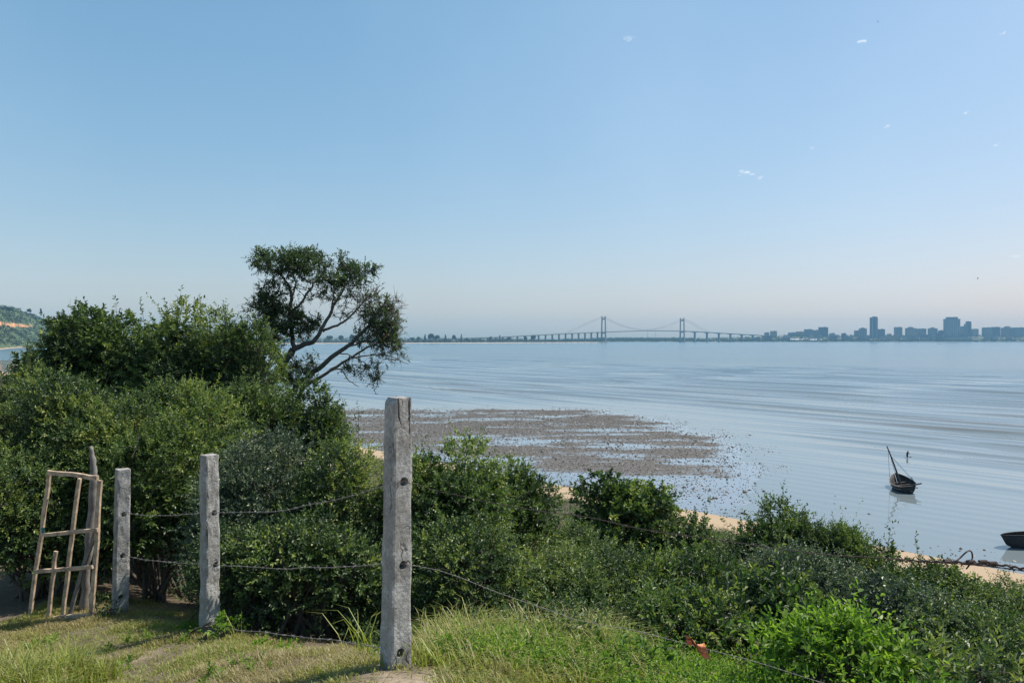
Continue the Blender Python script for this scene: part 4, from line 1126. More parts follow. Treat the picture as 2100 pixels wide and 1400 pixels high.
boat('sailing_boat', P(2126, 1121, D2) * [1, 1, 0] + [-.1, 0, .0], math.radians(96), math.radians(5), 'dark mastless boat cut off by the right edge, aground at the wet beach', L=6.6, Bm=2.2, Hs=1.5, bow_rise=-.1, stern_rise=.35, rake=1.0, mast=False, dark=True, sink=.12)

# ------------------------------------------------------------------ person wading
def person():
    d = sea_d(938.5); loc = P(1861, 938.5, d); loc[2] = 0
    J = {'pelvis': (0, 0, .55), 'belly': (.02, 0, .72), 'chest': (.07, 0, .93), 'neck': (.12, 0, 1.08), 'head': (.15, 0, 1.17), 'crown': (.17, 0, 1.27),
         'sl': (.09, .17, 1.02), 'el': (.2, .2, .8), 'hl': (.38, .16, .66), 'sr': (.09, -.17, 1.02), 'er': (.22, -.2, .8), 'hr': (.42, -.15, .68),
         'kl': (.03, .1, .12), 'fl': (-.05, .11, -.33), 'kr': (.08, -.1, .12), 'fr': (.02, -.11, -.33), 'tl': (.1, .11, -.36), 'tr': (.17, -.11, -.36), 'pl': (-.01, .09, .5), 'pr': (-.01, -.09, .5)}
    R = {'pelvis': .14, 'belly': .13, 'chest': .16, 'neck': .055, 'head': .1, 'crown': .085, 'sl': .065, 'el': .045, 'hl': .03, 'sr': .065, 'er': .045, 'hr': .03, 'kl': .065, 'fl': .045, 'kr': .065, 'fr': .045, 'tl': .035, 'tr': .035, 'pl': .09, 'pr': .09}
    E = [('pelvis', 'belly'), ('belly', 'chest'), ('chest', 'neck'), ('neck', 'head'), ('head', 'crown'), ('chest', 'sl'), ('sl', 'el'), ('el', 'hl'), ('chest', 'sr'), ('sr', 'er'), ('er', 'hr'), ('pelvis', 'pl'), ('pl', 'kl'), ('kl', 'fl'), ('fl', 'tl'), ('pelvis', 'pr'), ('pr', 'kr'), ('kr', 'fr'), ('fr', 'tr')]
    ks = list(J); me = bpy.data.meshes.new('body'); me.from_pydata([J[k] for k in ks], [(ks.index(a), ks.index(b)) for a, b in E], [])
    tmp = bpy.data.objects.new('body_raw', me); COL.objects.link(tmp)
    md = tmp.modifiers.new('s', 'SKIN')
    for i, k in enumerate(ks):
        me.skin_vertices[0].data[i].radius = (R[k], R[k]); me.skin_vertices[0].data[i].use_root = k == 'pelvis'
    sb = tmp.modifiers.new('u', 'SUBSURF'); sb.levels = 2
    dg = bpy.context.evaluated_depsgraph_get(); mf = bpy.data.meshes.new_from_object(tmp.evaluated_get(dg)); mf.name = 'person'
    bpy.data.objects.remove(tmp, do_unlink=True)
    mf.materials.clear(); mf.materials.append(plain('skin', (.09, .055, .04), .6, .15, 8))
    o = bpy.data.objects.new('person', mf); COL.objects.link(o); o.location = tuple(loc); o.rotation_euler = (0, 0, .15)
    tag(o, 'person in dark clothes wading knee deep, stooping beyond the sailing boat', 'person')
    # shorts and shirt
    cl = plain('dark_cloth', (.03, .035, .05), .9, .25, 10)
    mb = MB()
    mb.tube(np.array([J['pelvis'], J['belly'], J['chest'], (.1, 0, 1.05)]) + 0.0, [.165, .155, .185, .1], 12)
    for s_ in 'lr':
        mb.tube(np.array([J['s' + s_], (np.array(J['s' + s_]) + np.array(J['e' + s_])) / 2]), [.08, .07], 8)
        mb.tube(np.array([(J['p' + s_][0], J['p' + s_][1], .58), J['p' + s_], (np.array(J['p' + s_]) + np.array(J['k' + s_])) / 2]), [.115, .115, .1], 10)
    mb.build('clothes', cl, o, True)
    th = MB().tube(np.array([(.14, 0, 1.2), (.15, 0, 1.25), (.165, 0, 1.3)]), [.107, .105, .06], 10); th.build('hair', plain('hair', (.012, .01, .01), .8, .2, 30), o, True)
    f = P(1867.5, 935, d); f[2] = .0
    V = MB().tube(np.array([f + [-.2, 0, .02], f + [-.1, 0, .1], f + [.12, 0, .12], f + [.25, 0, .03]]), [.05, .13, .13, .05], 8)
    tag(V.build('float', plain('dark_float', (.03, .03, .035), .6, .2, 5), None, True, origin=f), 'small dark float bobbing in front of the wading person', 'float')
person()

# ------------------------------------------------------------------ birds
def bird(px, py, d, span, label, rz, roll):
    c = P(px, py, d); s = span / 2; V = []; F = []
    ring = [(-.5, .02), (-.38, .09), (-.1, .16), (.2, .13), (.36, .08), (.46, .085), (.54, .05), (.62, .008)]
    for i, (y, r) in enumerate(ring):
        for j in range(8): a = j * math.pi / 4; V.append((math.cos(a) * r * s * .9, y * s, math.sin(a) * r * s * .8))
    for i in range(len(ring) - 1):
        for j in range(8): F.append([i * 8 + j, i * 8 + (j + 1) % 8, (i + 1) * 8 + (j + 1) % 8, (i + 1) * 8 + j])
    o_ = MB(); o_.add(np.array(V), F)
    for sg in (-1, 1):
        W = np.array([[sg * .06, .2, .06], [sg * .06, -.16, .05], [sg * .5, .27, .24], [sg * .5, -.1, .22], [sg, .05, .16], [sg, -.04, .16], [sg * .06, .2, .03], [sg * .06, -.16, .03], [sg * .5, .27, .215], [sg * .5, -.1, .2], [sg, .05, .15], [sg, -.04, .15]]) * s
        o_.add(W, [[0, 2, 3, 1], [2, 4, 5, 3], [6, 7, 9, 8], [8, 9, 11, 10], [0, 6, 8, 2], [2, 8, 10, 4], [1, 3, 9, 7], [3, 5, 11, 9], [4, 10, 11, 5]])
    o_.add(np.array([[-.05, -.45, 0], [.05, -.45, 0], [.14, -.72, .01], [-.14, -.72, .01], [0, -.5, .02]]) * s, [[0, 1, 2, 3], [0, 4, 1]])
    b = o_.build('bird', plain('bird_feathers', (.03, .03, .032), .8, .3, 8)); b.location = tuple(c); b.rotation_euler = (0, roll, rz)
    tag(b, label, 'bird', 'birds in the sky')
bird(1799, 46, 120, .38, 'upper of two tiny dark birds high in the sky at right', .5, .4)
bird(1809, 65, 130, .34, 'lower of two tiny dark birds high in the sky at right', 1.0, -.3)
bird(2005, 571, 120, .5, 'lone dark bird flying low over the city skyline', 1.2, .6)

# ------------------------------------------------------------------ suspension bridge
M['bridge'] = plain('bridge_concrete', (.2, .195, .19), .8, .15, .05)
M['cable'] = plain('cable_steel', (.2, .15, .13), .6, .1, .05)
def build_bridge():
    O = np.array([514.0, 4150.0]); e = np.array([.83, .557]); e /= np.linalg.norm(e); p = np.array([-e[1], e[0]])
    def B3(t, w_, z): q = O + e * t + p * w_; return np.array([q[0], q[1], z])
    tz = [-1400, -709, -300, 0, 314, 628, 830, 1030, 1240, 1500]; zz = [9, 29, 48, 59, 69, 68, 63, 55, 48, 40]
    tt = np.linspace(-1400, 1500, 300); zs = np.interp(tt, tz, zz)
    for _ in range(40): zs[1:-1] = (zs[:-2] + 2 * zs[1:-1] + zs[2:]) / 4
    dk = lambda t: float(np.interp(t, tt, zs))
    root = empty('suspension_bridge', B3(0, 0, 0), 'long suspension bridge with two tall portal pylons across the bay', 'bridge')
    org = B3(0, 0, 0)
    Mr = np.array([[e[0], p[0], 0], [e[1], p[1], 0], [0, 0, 1]])
    # deck girder
    V = []; F = []
    piers_r = [628 + 110 * k for k in range(1, 8)]
    for i, t in enumerate(tt):
        z = zs[i]; th = 3.4
        if t > 640:
            dmin = min(abs(t - q) for q in piers_r + [628]); th = 3.2 + 4.5 * max(0, 1 - dmin / 50) ** 1.6
        for w_, h in ((-12, 0), (12, 0), (12, -1.4), (6, -th), (-6, -th), (-12, -1.4)): V.append(B3(t, w_, z + h) - org)
    n = len(tt)
    for i in range(n - 1):
        for j in range(6): F.append([i * 6 + j, i * 6 + (j + 1) % 6, (i + 1) * 6 + (j + 1) % 6, (i + 1) * 6 + j])
    mk('deck', np.array(V), [np.array(F)], M['bridge'], root)
    mb = MB()
    for sg in (-1, 1):
        pts = np.array([B3(t, sg * 11.7, np.interp(t, tt, zs) + 1.0) - org for t in tt[::3]]); mb.tube(pts, .35, 4)
    mb.build('parapet', M['bridge'], root)
    for t0 in (0, 628):
        f = MB(); hub = B3(t0, 0, 0) - org
        for sg in (-1, 1):
            q = []
            for z, w_, a in ((0, 17.5, 4.2), (40, 16.3, 3.6), (90, 15.0, 3.2), (141, 13.8, 2.9)):
                q.append((z, sg * w_, a))
            for (z0, w0, a0), (z1, w1, a1) in zip(q[:-1], q[1:]):
                V = []
                for z, w_, a in ((z0, w0, a0), (z1, w1, a1)):
                    for dx, dw in ((-a, -a * .8), (a, -a * .8), (a, a * .8), (-a, a * .8)): V.append(B3(t0 + dx, w_ + dw, z) - org)
                f.add(V, [[0, 1, 5, 4], [1, 2, 6, 5], [2, 3, 7, 6], [3, 0, 4, 7], [4, 5, 6, 7]])
        pyl = f.build('pylon', M['bridge'], root)
        for z, h in ((dk(t0) - 7, 6), (132, 8)):
            MB().box(hub + [0, 0, z], (5, 27, h), Mr).build('crossbeam', M['bridge'], pyl)
        for sg in (-1, 1):
            MB().box(B3(t0, sg * 13.8, 144) - org, (9, 4.4, 6), Mr, .8).build('saddle', M['bridge'], pyl)
        MB().box(hub + [0, 0, 1.2], (16, 46, 3), Mr).build('footing', M['bridge'], pyl)
    for sg in (-1, 1):
        pts = []
        for t in np.linspace(-262, 0, 14): pts.append(B3(t, sg * 13, 145 - (145 - dk(-262) - 2) * (-t / 262) ** 1.08) - org)
        for t in np.linspace(0, 628, 40)[1:]:
            u = t / 314 - 1; pts.append(B3(t, sg * 13, dk(314) + 5 + (145 - dk(314) - 5) * u * u) - org)
        for t in np.linspace(628, 850, 12)[1:]: u = (t - 628) / 222; pts.append(B3(t, sg * 13, 145 - (145 - dk(850) - 2) * u ** 1.05) - org)
        MB().tube(np.array(pts), .62, 5).build('main_cable', M['cable'], root)
        for t in np.arange(40, 600, 40):
            u = t / 314 - 1; z1 = dk(314) + 5 + (145 - dk(314) - 5) * u * u
            MB().tube(np.array([B3(t, sg * 12.6, dk(t)) - org, B3(t, sg * 12.6, z1) - org]), .12, 4, False).build('hanger', M['cable'], root)
    for k in range(1, 27):
        t = -45 * k; z = dk(t) - 3.2
        f = MB(); f.box(B3(t, 0, z / 2 - 1) - org, (4.4, 9.5, z + 2), Mr); f.box(B3(t, 0, z - 1) - org, (5, 14, 2.0), Mr); f.build('pier', M['bridge'], root)
    for t in piers_r:
        z = dk(t) - 6.5; f = MB(); f.box(B3(t, 0, z / 2 - 1) - org, (7, 11, z + 2), Mr); f.build('pier', M['bridge'], root)
build_bridge()

# ------------------------------------------------------------------ far land
M['far_land'] = plain('far_land', (.1, .1, .06), .95, .35, .02)
M['far_sand'] = plain('far_sand', (.42, .34, .25), .95, .15, .02)
def land(name, x0, x1, yf, yb, prof, mat, seed):
    xs = np.linspace(x0, x1, 120); v = np.concatenate([np.linspace(0, .12, 8), np.linspace(.14, 1, 14)])
    X, Vv = np.meshgrid(xs, v, indexing='ij'); yy = yf(X); Y = yy + Vv * (yb - yy)
    Z = prof(X, Y - yy) + 6 * (fbm(X * .006, Y * .006, seed, 3) - .5) * sstep(60, 400, Y - yy)
    o = mk(name, np.stack([X, Y, Z], -1).reshape(-1, 3), [grid_faces(*X.shape)[:, ::-1]], mat, None, True); tag(o, kind='structure'); return o
yl = lambda x: np.maximum(4150 + (np.asarray(x) - 514) * .671 - 130 + 25 * np.sin(np.asarray(x) * .006), 3080)
profl = lambda x, v: -1.5 + 4.0 * sstep(0, 60, v) + 4 * sstep(80, 700, v)
land('far_shore', -3200, 520, yl, 6700, profl, M['far_land'], 201)
# strip of pale sand along that shore
xs = np.linspace(-3000, 470, 160); V = []
for x in xs:
    for v, z in ((-4, -.3), (14, 1.2), (52, 2.6)): V.append((x, float(yl(x)) + v, z))
tag(mk('far_beach', np.array(V), [grid_faces(160, 3)[:, ::-1]], M['far_sand'], None, True), kind='structure')
yc = lambda x: 4760 + 40 * np.sin(np.asarray(x) * .003)
profc = lambda x, v: -1.5 + 4.5 * sstep(0, 40, v) + (8 + 26 * sstep(1300, 2100, x)) * sstep(100, 520, v)
land('city_shore', 300, 6000, yc, 6900, profc, M['far_land'], 205)

def clump_mesh(rng, centers, radii, per, size):
    """leafy clumps: small tilted leaf sprays over the outside of each lobe"""
    n = len(centers) * per; d = unit(rng.normal(size=(n, 3))); c = np.repeat(centers, per, 0); r = np.repeat(radii, per, 0)
    pos = c + d * r * rng.uniform(.6, 1.05, (n, 1)); ax = unit(rng.normal(size=(n, 3)) + d * .6); nr = unit(d + rng.normal(0, .5, (n, 3)) + [0, 0, .4])
    L = size * rng.uniform(.6, 1.4, n)
    V, F = leaf_arrays(pos - ax * (L / 2)[:, None], ax, nr, L, L * .7)
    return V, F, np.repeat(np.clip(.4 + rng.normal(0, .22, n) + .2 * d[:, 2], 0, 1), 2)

def far_tree(px, top, d, wpx, kind, label, seed, group='trees on the far shore', base=5.0):
    rng = np.random.default_rng(500 + seed); c = P(px, HOR, d); h = (EYE - (top - HOR) / FPX * d) - base; wd = wpx / FPX * d / 2
    root = empty('shore_tree', (c[0], d, base), label, 'tree', group)
    if kind == 'spire':
        n = 11; f = np.linspace(.16, 1, n); cc = np.stack([rng.normal(0, wd * .12, n), rng.normal(0, wd * .12, n), f * h], -1); rr = np.stack([wd * (1.1 - f * .95)] * 2 + [np.full(n, h * .09)], -1)
    else:
        n = 12; a = ellipsoid_pts(rng, n, -.3); cc = a * np.array([wd * .62, wd * .62, h * .26]) + [0, 0, h * .62]; rr = np.tile([wd * .42, wd * .42, h * .22], (n, 1)) * rng.uniform(.7, 1.15, (n, 1))
    V, F, T = clump_mesh(rng, cc, rr, 60, max(1.3, wd * .25)); mk('crown', V, [F], M['leaf_far'], root, False, {'tint': T})
    MB().tube(np.array([[0, 0, -1.5], [.2, 0, h * .35], [0, .2, h * .75]]), [h * .035, h * .025, h * .012], 6).build('trunk', M['bark'], root, True)
TL = [(846, 692, 9, 'round', 'small round tree standing just clear of the leaning tree branches'), (858, 690.5, 8, 'round', 'second small round far tree, beside the leaning tree branches'),
      (872, 686, 8, 'spire', 'first narrow pointed tree left of the widest dark tree'), (885, 685, 15, 'round', 'widest dark tree on the far shore, highest crown'), (896, 687.5, 12, 'round', 'rounded shoulder tree touching the widest dark tree'),
      (913.5, 686.5, 8, 'spire', 'pointed tree standing alone right of the widest dark tree'), (931, 687.5, 9, 'round', 'round tree between two pointed far trees'), (946, 685.5, 6.5, 'spire', 'slender pointed tree, last tall one before the bridge ramp'),
      (957, 692, 8, 'round', 'low bushy tree just left of the end of the bridge ramp'), (1006, 690, 8, 'round', 'round tree at the low end of the bridge ramp'), (1025, 687.5, 7, 'spire', 'pointed tree rising through the bridge ramp line'),
      (1043, 691, 9, 'round', 'round tree under the first low bridge piers'), (1078, 689, 9, 'round', 'left tree of the close pair before the open bridge piers'), (1095, 688, 11, 'round', 'right tree of the close pair before the open bridge piers'),
      (700, 688, 12, 'round', 'far tree seen through the bare branches, left of the sand strip'), (722, 686, 12, 'round', 'far tree seen through the bare branches over the water'), (676, 687, 14, 'round', 'dark far tree seen behind the fork of the leaning tree')]
for i, (px, top, wpx, kind, lab) in enumerate(TL):
    d = 3800.0
    for _ in range(12): d = float(yl((px - 1050) / FPX * d)) + (75 if px < 1000 else 60)
    far_tree(px, top, d, wpx, kind, lab, i)

def woodland(name, items, per, size, matk='leaf_far'):
    rng = np.random.default_rng(len(items)); cc = np.array([i[:3] for i in items]); rr = np.array([i[3:] for i in items])
    V, F, T = clump_mesh(rng, cc, rr, per, size); o = mk(name, V, [F], M[matk], None, False, {'tint': T}); tag(o, kind='stuff')
rng = np.random.default_rng(31)
it = []
for i in range(1300):
    x = rng.uniform(-1300, 500); v = rng.uniform(58, 420); hgt = rng.uniform(15, 27) * (.95 if v > 70 else .5) * float(1 - .42 * sstep(-100, 330, x))
    it.append((x, float(yl(x)) + v, 3 + hgt * .4, rng.uniform(6, 13), 7, hgt * .65))
woodland('shore_scrub', it, 26, 3.2)
it = []
for i in range(2600):
    x = rng.uniform(340, 4600); v = rng.uniform(30, 600) if i % 3 else rng.uniform(22, 90); hh = rng.uniform(7, 15)
    y = float(yc(x)) + v; z = float(profc(x, v))
    it.append((x, y, z + hh * .45, rng.uniform(8, 20), 10, hh * .7))
for i in range(500):      # the wooded rise seen under the main span
    x = rng.uniform(600, 1300); v = rng.uniform(350, 900); it.append((x, float(yc(x)) + v, rng.uniform(14, 24), rng.uniform(8, 16), 8, rng.uniform(6, 11)))
woodland('city_greenery', it, 16, 5.0)
it = []
for i in range(9000):
    t = rng.uniform(1250, 3900); q = rng.uniform(14, 330); x, y = xy(float(shore_s(t)) - q, t)
    px = 1050 + x / y * FPX
    if px < -260 or px > 520: continue
    z = float(ground_qt(q, t)); nb = float(fbm(np.array(x * .02), np.array(y * .05), 50, 4)); rel = (z - 62) / 9.0 + (nb - .5) * 2.2
    if px < 66 and abs(rel) < .62: continue
    h = rng.uniform(3.0, 7) * (1.3 if q > 150 else 1); it.append((x, y, z + h * .3, h * .95, h * .95, h * .75))
woodland('hill_scrub', it, 13, 2.6, 'leaf_hill_shaded')
HT = [(84, 633, 7, 'spire', 'narrow pointed tree on the hill crest nearest the thicket'), (60, 633.5, 9, 'round', 'round topped tree on the hill crest beside the pointed one'), (20, 630.5, 16, 'round', 'broad dark tree on the hill crest above the orange slip')]
for i, (px, top, wpx, kind, lab) in enumerate(HT):
    d = 2150; x = (px - 1050) / FPX * d; far_tree(px, top, d, wpx, kind, lab, 60 + i, 'trees on the hill crest', base=EYE - (top - HOR) / FPX * d - 16)

# ------------------------------------------------------------------ city across the bay
def facade(name, col, wx=.34, wz=.31):
    m, t, p = new_mat(name)
    bt = t.nodes.new('ShaderNodeTexBrick'); bt.offset = 0; bt.inputs['Scale'].default_value = 1.0
    bt.inputs['Brick Width'].default_value = 4.2; bt.inputs['Row Height'].default_value = 3.4; bt.inputs['Mortar Size'].default_value = .9
    tc = t.nodes.new('ShaderNodeTexCoord'); sp = t.nodes.new('ShaderNodeSeparateXYZ'); cb = t.nodes.new('ShaderNodeCombineXYZ'); t.links.new(tc.outputs['Object'], sp.inputs[0])
    t.links.new(math_(t, 'ADD', sp.outputs[0], sp.outputs[1]), cb.inputs[0]); t.links.new(sp.outputs[2], cb.inputs[1]); t.links.new(cb.outputs[0], bt.inputs['Vector'])
    bt.inputs['Color1'].default_value = (.05, .06, .07, 1); bt.inputs['Color2'].default_value = (.08, .09, .1, 1); bt.inputs['Mortar'].default_value = (*col, 1)
    t.links.new(bt.outputs[0], p.inputs['Base Color']); p.inputs['Roughness'].default_value = .7
    return m
FC = [facade('facade_pale', (.38, .36, .33)), facade('facade_grey', (.22, .22, .22)), facade('facade_warm', (.3, .25, .2)), facade('facade_dark', (.12, .12, .13))]
ROOF = plain('roof_concrete', (.16, .155, .15), .9, .2, .1); SHED = plain('shed_roof_white', (.75, .75, .74), .6, .05, .05)

def building(x0, x1, top, d, label, name='apartment_block', mat=0, dep=22, roof='box', base=None, cat='building', group='buildings of the far city', steps=None):
    cx = (x0 + x1) / 2; w_ = (x1 - x0) / FPX * d; c = P(cx, HOR, d); zt = EYE - (top - HOR) / FPX * d
    zb = 1.0 if base is None else base
    root = empty(name, (c[0], d, zb), label, cat, group); h = zt - zb
    def pt(nm, cc, sz, m, parent=root, taper=1.0): return MB().box(cc, sz, None, taper).build(nm, m, parent)
    if steps:
        for (f0, f1, z0, z1, dd) in steps: pt('block', ((f0 + f1) / 2 * w_ - w_ / 2, 0, (z0 + z1) / 2 * h), ((f1 - f0) * w_, dd, (z1 - z0) * h), FC[mat])
    else:
        pt('wall', (0, 0, h / 2), (w_, dep, h), FC[mat])
    zr = h
    if roof == 'box':
        pt('parapet', (0, 0, zr + .5), (w_ + .8, dep + .8, 1.0), ROOF); pt('stair_head', (w_ * .18, 0, zr + 2.3), (min(w_ * .3, 9), 6, 2.6), ROOF)
    elif roof == 'dome':
        V = []; F = []
        for i in range(6):
            a = i / 5 * math.pi / 2; r = math.cos(a) + .001
            for j in range(16): b = j * math.pi / 8; V.append((r * w_ * .34 * math.cos(b), r * dep * .34 * math.sin(b), zr + math.sin(a) * w_ * .16))
        for i in range(5):
            for j in range(16): F.append([i * 16 + j, i * 16 + (j + 1) % 16, (i + 1) * 16 + (j + 1) % 16, (i + 1) * 16 + j])
        MB().add(np.array(V), F).build('roof', ROOF, root, True)
    elif roof == 'gable':
        V = np.array([[-w_ / 2 - 1, -dep / 2 - 1, zr], [w_ / 2 + 1, -dep / 2 - 1, zr], [w_ / 2 + 1, dep / 2 + 1, zr], [-w_ / 2 - 1, dep / 2 + 1, zr], [-w_ / 2 - 1, 0, zr + 4], [w_ / 2 + 1, 0, zr + 4]])
        MB().add(V, [[0, 1, 5, 4], [2, 3, 4, 5], [3, 0, 4], [1, 2, 5], [3, 2, 1, 0]]).build('roof', SHED, root)
    return root
X = lambda z: 1400 + z / 3.0
Y = lambda z: 620 + z / 3.0
b = building
b(X(505), X(530), Y(186), 5300, 'small block at the left end of the city, beside the bridge ramp end', mat=1)
b(X(541), X(577), Y(177), 5300, 'low tower just right of the bridge ramp end, first to rise above the trees', mat=2)
b(X(652), X(696), Y(186), 5250, 'wide low block left of the pair of mid height slabs', mat=1)
b(X(700), X(744), Y(180), 5350, 'sloping group block touching the left mid height slab', mat=2)
b(X(749), X(797), Y(166), 5200, 'left mid height slab with flat roof, above the white sheds', mat=1, dep=18)
b(X(800), X(838), Y(171), 5300, 'lower block between the two mid height slabs', mat=2)
b(X(838), X(892), Y(153), 5200, 'right mid height slab, taller, with flat roof edge', mat=3, dep=18)
b(X(1058), X(1088), Y(174), 5300, 'low block left of the domed building near the slender tower', mat=1)
b(X(1088), X(1129), Y(160), 5250, 'domed block a short way left of the slender tower', mat=1, roof='dome')
# the slender tower
r = b(X(1156), X(1195), Y(93), 5150, 'tallest slender tower with stepped top, standing alone on the skyline', name='office_tower', mat=3, dep=26, roof='none')
h = EYE - (Y(93) - HOR) / FPX * 5150 - 1; w_ = 39 / 3 / FPX * 5150
MB().box((w_ * .12, 0, h + 3.5), (w_ * .62, 18, 7)).build('crown_storey', FC[1], r); MB().tube(np.array([[w_ * .1, 0, h + 6], [w_ * .1, 0, h + 13]]), .5, 6).build('antenna', ROOF, r)
for k in (-1, 1): MB().box((k * w_ * .36, -13.6, h * .5), (w_ * .12, 1.2, h)).build('pilaster', FC[0], r)
b(X(1197), X(1240), Y(165), 5150, 'square dark block leaning against the slender tower', mat=3)
b(X(1304), X(1347), Y(153), 5300, 'flat topped block midway between the slender tower and the massive tower, nearest the former', mat=1)
b(X(1373), X(1432), Y(158), 5250, 'wide domed block midway between the two tall towers', mat=2, roof='dome')
b(X(1440), X(1494), Y(162), 5300, 'flat wide block right of the wide domed one', mat=1)
b(X(1512), X(1563), Y(160), 5250, 'round topped block nearest left of the massive tower', mat=1, roof='dome')
b(X(1576), X(1599), Y(173), 5300, 'tiny stub block in the gap before the massive tower', mat=3)
r = b(X(1612), X(1699), Y(101), 5200, 'massive broad tower with pale vertical ribs and a raised roof storey', name='office_tower', mat=1, dep=34, roof='none')
h = EYE - (Y(101) - HOR) / FPX * 5200 - 1; w_ = 87 / 3 / FPX * 5200
MB().box((0, 0, h + 6.2), (w_ * .7, 26, 12.4)).build('roof_storey', FC[3], r)
for k in np.linspace(-.44, .44, 7): MB().box((k * w_, -17.8, h * .5), (w_ * .05, 1.6, h - 2)).build('rib', FC[0], r)
b(X(1701), X(1729), Y(149), 5250, 'stepped block filling the gap right of the massive tower', mat=1)
r = b(X(1745), X(1771), Y(118), 5250, 'narrow twin step tower right of the massive tower', name='office_tower', mat=3, dep=20, roof='none')
w_ = 26 / 3 / FPX * 5250; h = EYE - (Y(118) - HOR) / FPX * 5250 - 1
MB().box((-w_ * .72, 0, h * .44), (w_ * .44, 18, h * .88)).build('lower_wing', FC[1], r); MB().box((-w_ * .1, 0, h + 1.5), (w_ * .5, 10, 3)).build('plant_room', ROOF, r)
b(X(1780), X(1815), Y(164), 5250, 'low pale block just right of the narrow step tower', mat=0)
b(X(1846), X(1900), Y(155), 5200, 'left half of the long slab pair toward the right edge', mat=1)
b(X(1903), X(1948), Y(152), 5230, 'right half of the long slab pair toward the right edge', mat=3)
b(X(1962), X(2033), Y(156), 5250, 'broad low slab second from the right edge', mat=2, roof='dome')
b(X(2038), X(2105), Y(155), 5200, 'broad slab cut by the right edge of the view', mat=1)
b(X(660), X(738), Y(229), 4850, 'left white roofed warehouse on the city waterfront', name='warehouse', mat=0, dep=40, roof='gable', group='white waterfront sheds')
b(X(782), X(852), Y(230), 4850, 'right white roofed warehouse on the city waterfront', name='warehouse', mat=0, dep=40, roof='gable', group='white waterfront sheds')
b(X(1620), X(1770), Y(214), 4900, 'long low podium hall under the massive tower', name='hall', mat=0, dep=40)
rng = np.random.default_rng(8)
for i in range(64):
    z0 = rng.uniform(330, 2080); wz = rng.uniform(14, 46); top = rng.uniform(190, 222) - (8 if z0 > 1300 else 0) * rng.random() + (14 if z0 < 480 else 0)
    b(X(z0), X(z0 + wz), Y(top), rng.uniform(4920, 5080), 'small low building lost among the hazy trees of the far city', name='town_house', mat=int(rng.integers(0, 4)), dep=18, group='small low buildings of the far city')

# slim masts under the main span, small craft, beacons
for px, top, d, lab in ((1328, 672, 4700, 'left of two thin masts standing under the bridge main span'), (1344, 674, 4650, 'right of two thin masts standing under the bridge main span')):
    q = P(px, HOR, d); zt = EYE - (top - HOR) / FPX * d; mb = MB(); mb.tube(np.array([[0, 0, 0], [0, 0, zt]]), [.9, .5], 6); 
    for k in range(5): mb.box((0, 0, zt * (.3 + .15 * k)), (2.4, 2.4, .5))
    o = mb.build('lattice_mast', ROOF); o.location = (q[0], d, 0); tag(o, lab, 'mast', 'masts under the bridge')
def craft(px, pyb, h, lab, sail=True):
    d = sea_d(pyb); q = P(px, pyb, d); root = empty('fishing_boat', (q[0], d, 0), lab, 'boat', 'small boats on the bay')
    s = h / 7.0; V = []; F = []
    for i, (y, b_, zt) in enumerate(((-3, .5, 1.0), (-1.5, 1.0, .8), (1, 1.0, .8), (3, .05, 1.4))):
        for x_, z in ((-b_, zt), (-b_ * .6, -.2), (b_ * .6, -.2), (b_, zt)): V.append((y * s * .55, x_ * s, z * s))
    for i in range(3):
        for j in range(4): F.append([i * 4 + j, i * 4 + (j + 1) % 4, (i + 1) * 4 + (j + 1) % 4, (i + 1) * 4 + j])
    MB().add(np.array(V), F).build('hull', M['hull'], root); MB().tube(np.array([[0, 0, .3], [.2 * s, 0, 7 * s]]), .14 * s, 5).build('mast', M['mast_wood'], root)
    MB().add(np.array([[.1, .05, 1.2], [-1.5, .3, 1.4], [.25, .05, 6.6], [.1, -.05, 1.2], [-1.5, .2, 1.4], [.25, -.05, 6.6]]) * s, [[0, 1, 2], [5, 4, 3], [0, 3, 4, 1], [1, 4, 5, 2], [2, 5, 3, 0]]).build('sail', M['hull'], root)
craft(1108, 703.6, 7, 'tiny dark sail left of its twin, on the water below the bridge trees'); craft(1119, 703.6, 8, 'tiny dark sail right of its twin, on the water below the bridge trees')
craft(1924, 706.2, 9, 'taller tiny dark sail on the water below the massive tower'); craft(1929.5, 706.2, 7, 'shorter faint tiny sail on the water below the massive tower')
# driftwood on the beach gap
dd = 88; q = P(1138, 1052, dd); 
q = None
for dd in np.arange(40, 130, .5):
    c = P(1135, 1052, dd)
    if c[2] <= float(ground_z(c[0], c[1])): q = c; break
if q is not None:
    rng = np.random.default_rng(2); z = float(ground_z(q[0], q[1]))
    mb = MB().tube(curve(np.array([q[0] - .9, q[1], z + .12]), np.array([q[0] + .9, q[1] + .3, z + .16]), rng, .08, 9), np.linspace(.16, .06, 9), 7)
    mb.tube(curve(np.array([q[0], q[1], z + .14]), np.array([q[0] + .4, q[1] + .2, z + .6]), rng, .1, 5), np.linspace(.06, .03, 5), 5)
    o = mb.build('driftwood', M['bark'], None, True, origin=np.array([q[0], q[1], z])); tag(o, 'dark branch of driftwood lying on the gap of beach sand', 'driftwood')

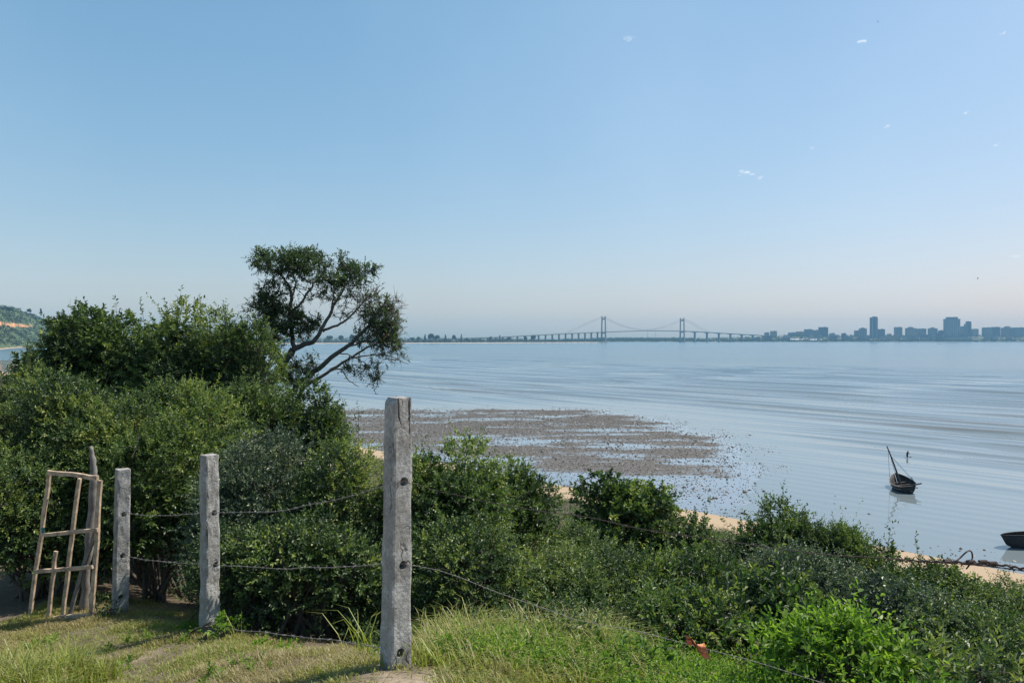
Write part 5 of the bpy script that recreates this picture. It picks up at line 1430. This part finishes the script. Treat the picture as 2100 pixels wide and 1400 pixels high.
# ------------------------------------------------------------------ small fair weather clouds, well above the haze
def cloud_mat(dens):
    m = bpy.data.materials.new('cloud_vapour'); m.use_nodes = True; t = m.node_tree
    t.nodes.remove(t.nodes['Principled BSDF'])
    v = t.nodes.new('ShaderNodeVolumePrincipled'); v.inputs['Color'].default_value = (1, 1, 1, 1); v.inputs['Density'].default_value = dens; v.inputs['Anisotropy'].default_value = .2
    t.links.new(v.outputs[0], t.nodes['Material Output'].inputs['Volume']); return m
def cloud(px, py, wpx, hpx, label, seed, dens=1.0, tilt=.25, d=4200):
    rng = np.random.default_rng(700 + seed); c = P(px, py, d); W = wpx / FPX * d / 2; Hh = hpx / FPX * d / 2
    mb = MB(); 
    bm = bmesh.new(); bmesh.ops.create_icosphere(bm, subdivisions=3, radius=1.0); base = np.array([v.co[:] for v in bm.verts]); fc = [[v.index for v in f.verts] for f in bm.faces]; bm.free()
    n = 9
    for i in range(n):
        u = rng.uniform(-1, 1); r = (1 - .6 * abs(u)) * rng.uniform(.3, .6)
        k = 1 + .35 * (fbm(base[:, 0] * 2 + i * 7 + seed, base[:, 2] * 2 + base[:, 1], seed, 3) - .5)[:, None] * 2
        mb.add(base * k * np.array([W * r * .8, W * r * .7, Hh * r * 1.1]) + np.array([u * W * .75, rng.normal() * W * .2, u * W * .75 * tilt + rng.normal() * Hh * .25]), fc)
    o = mb.build('cloud', cloud_mat(dens * .9 / W), None, True); o.location = tuple(c)
    tag(o, label, 'cloud', 'small clouds')
cloud(1765, 87, 26, 12, 'brightest small cloud, right below the pair of birds', 1, 1.6, .35)
cloud(1533, 356, 50, 16, 'widest small cloud puff, low above the bridge and city gap', 2, 1.1, -.1)
cloud(1558, 365, 18, 7, 'small trailing puff beside the widest cloud', 3, .8, .2)
cloud(1288, 81, 34, 10, 'faint thin cloud wisp near the top, left of all other clouds', 4, .5, .15)
cloud(2055, 70, 15, 8, 'small cloud in the top right corner', 5, .8, .5)
cloud(1981, 232, 13, 7, 'small cloud wisp highest of the pair near the right edge', 6, .8, .4)
cloud(2043, 298, 15, 7, 'small cloud wisp lower of the pair near the right edge', 7, .8, .4)
cloud(1820, 260, 15, 7, 'small cloud wisp by itself above the slender tower', 8, .9, .3)
cloud(1663, 304, 15, 6, 'faint small cloud wisp between the widest cloud and the others', 9, .5, .2)
cloud(2082, 525, 40, 9, 'flat pale cloud low at the right edge above the city', 10, .45, 0, 3400)

# ------------------------------------------------------------------ sea air
def build_haze():
    m = bpy.data.materials.new('haze'); m.use_nodes = True; t = m.node_tree; t.nodes.remove(t.nodes['Principled BSDF'])
    v = t.nodes.new('ShaderNodeVolumePrincipled'); v.inputs['Color'].default_value = (.28, .56, .8, 1); v.inputs['Density'].default_value = HAZE; v.inputs['Anisotropy'].default_value = 0.0
    t.links.new(v.outputs[0], t.nodes['Material Output'].inputs['Volume'])
    o = MB().box((1300, 3450, 99), (10400, 7500, 202)).build('haze', m); tag(o, kind='stuff')
HAZE = 0.00007
build_haze()
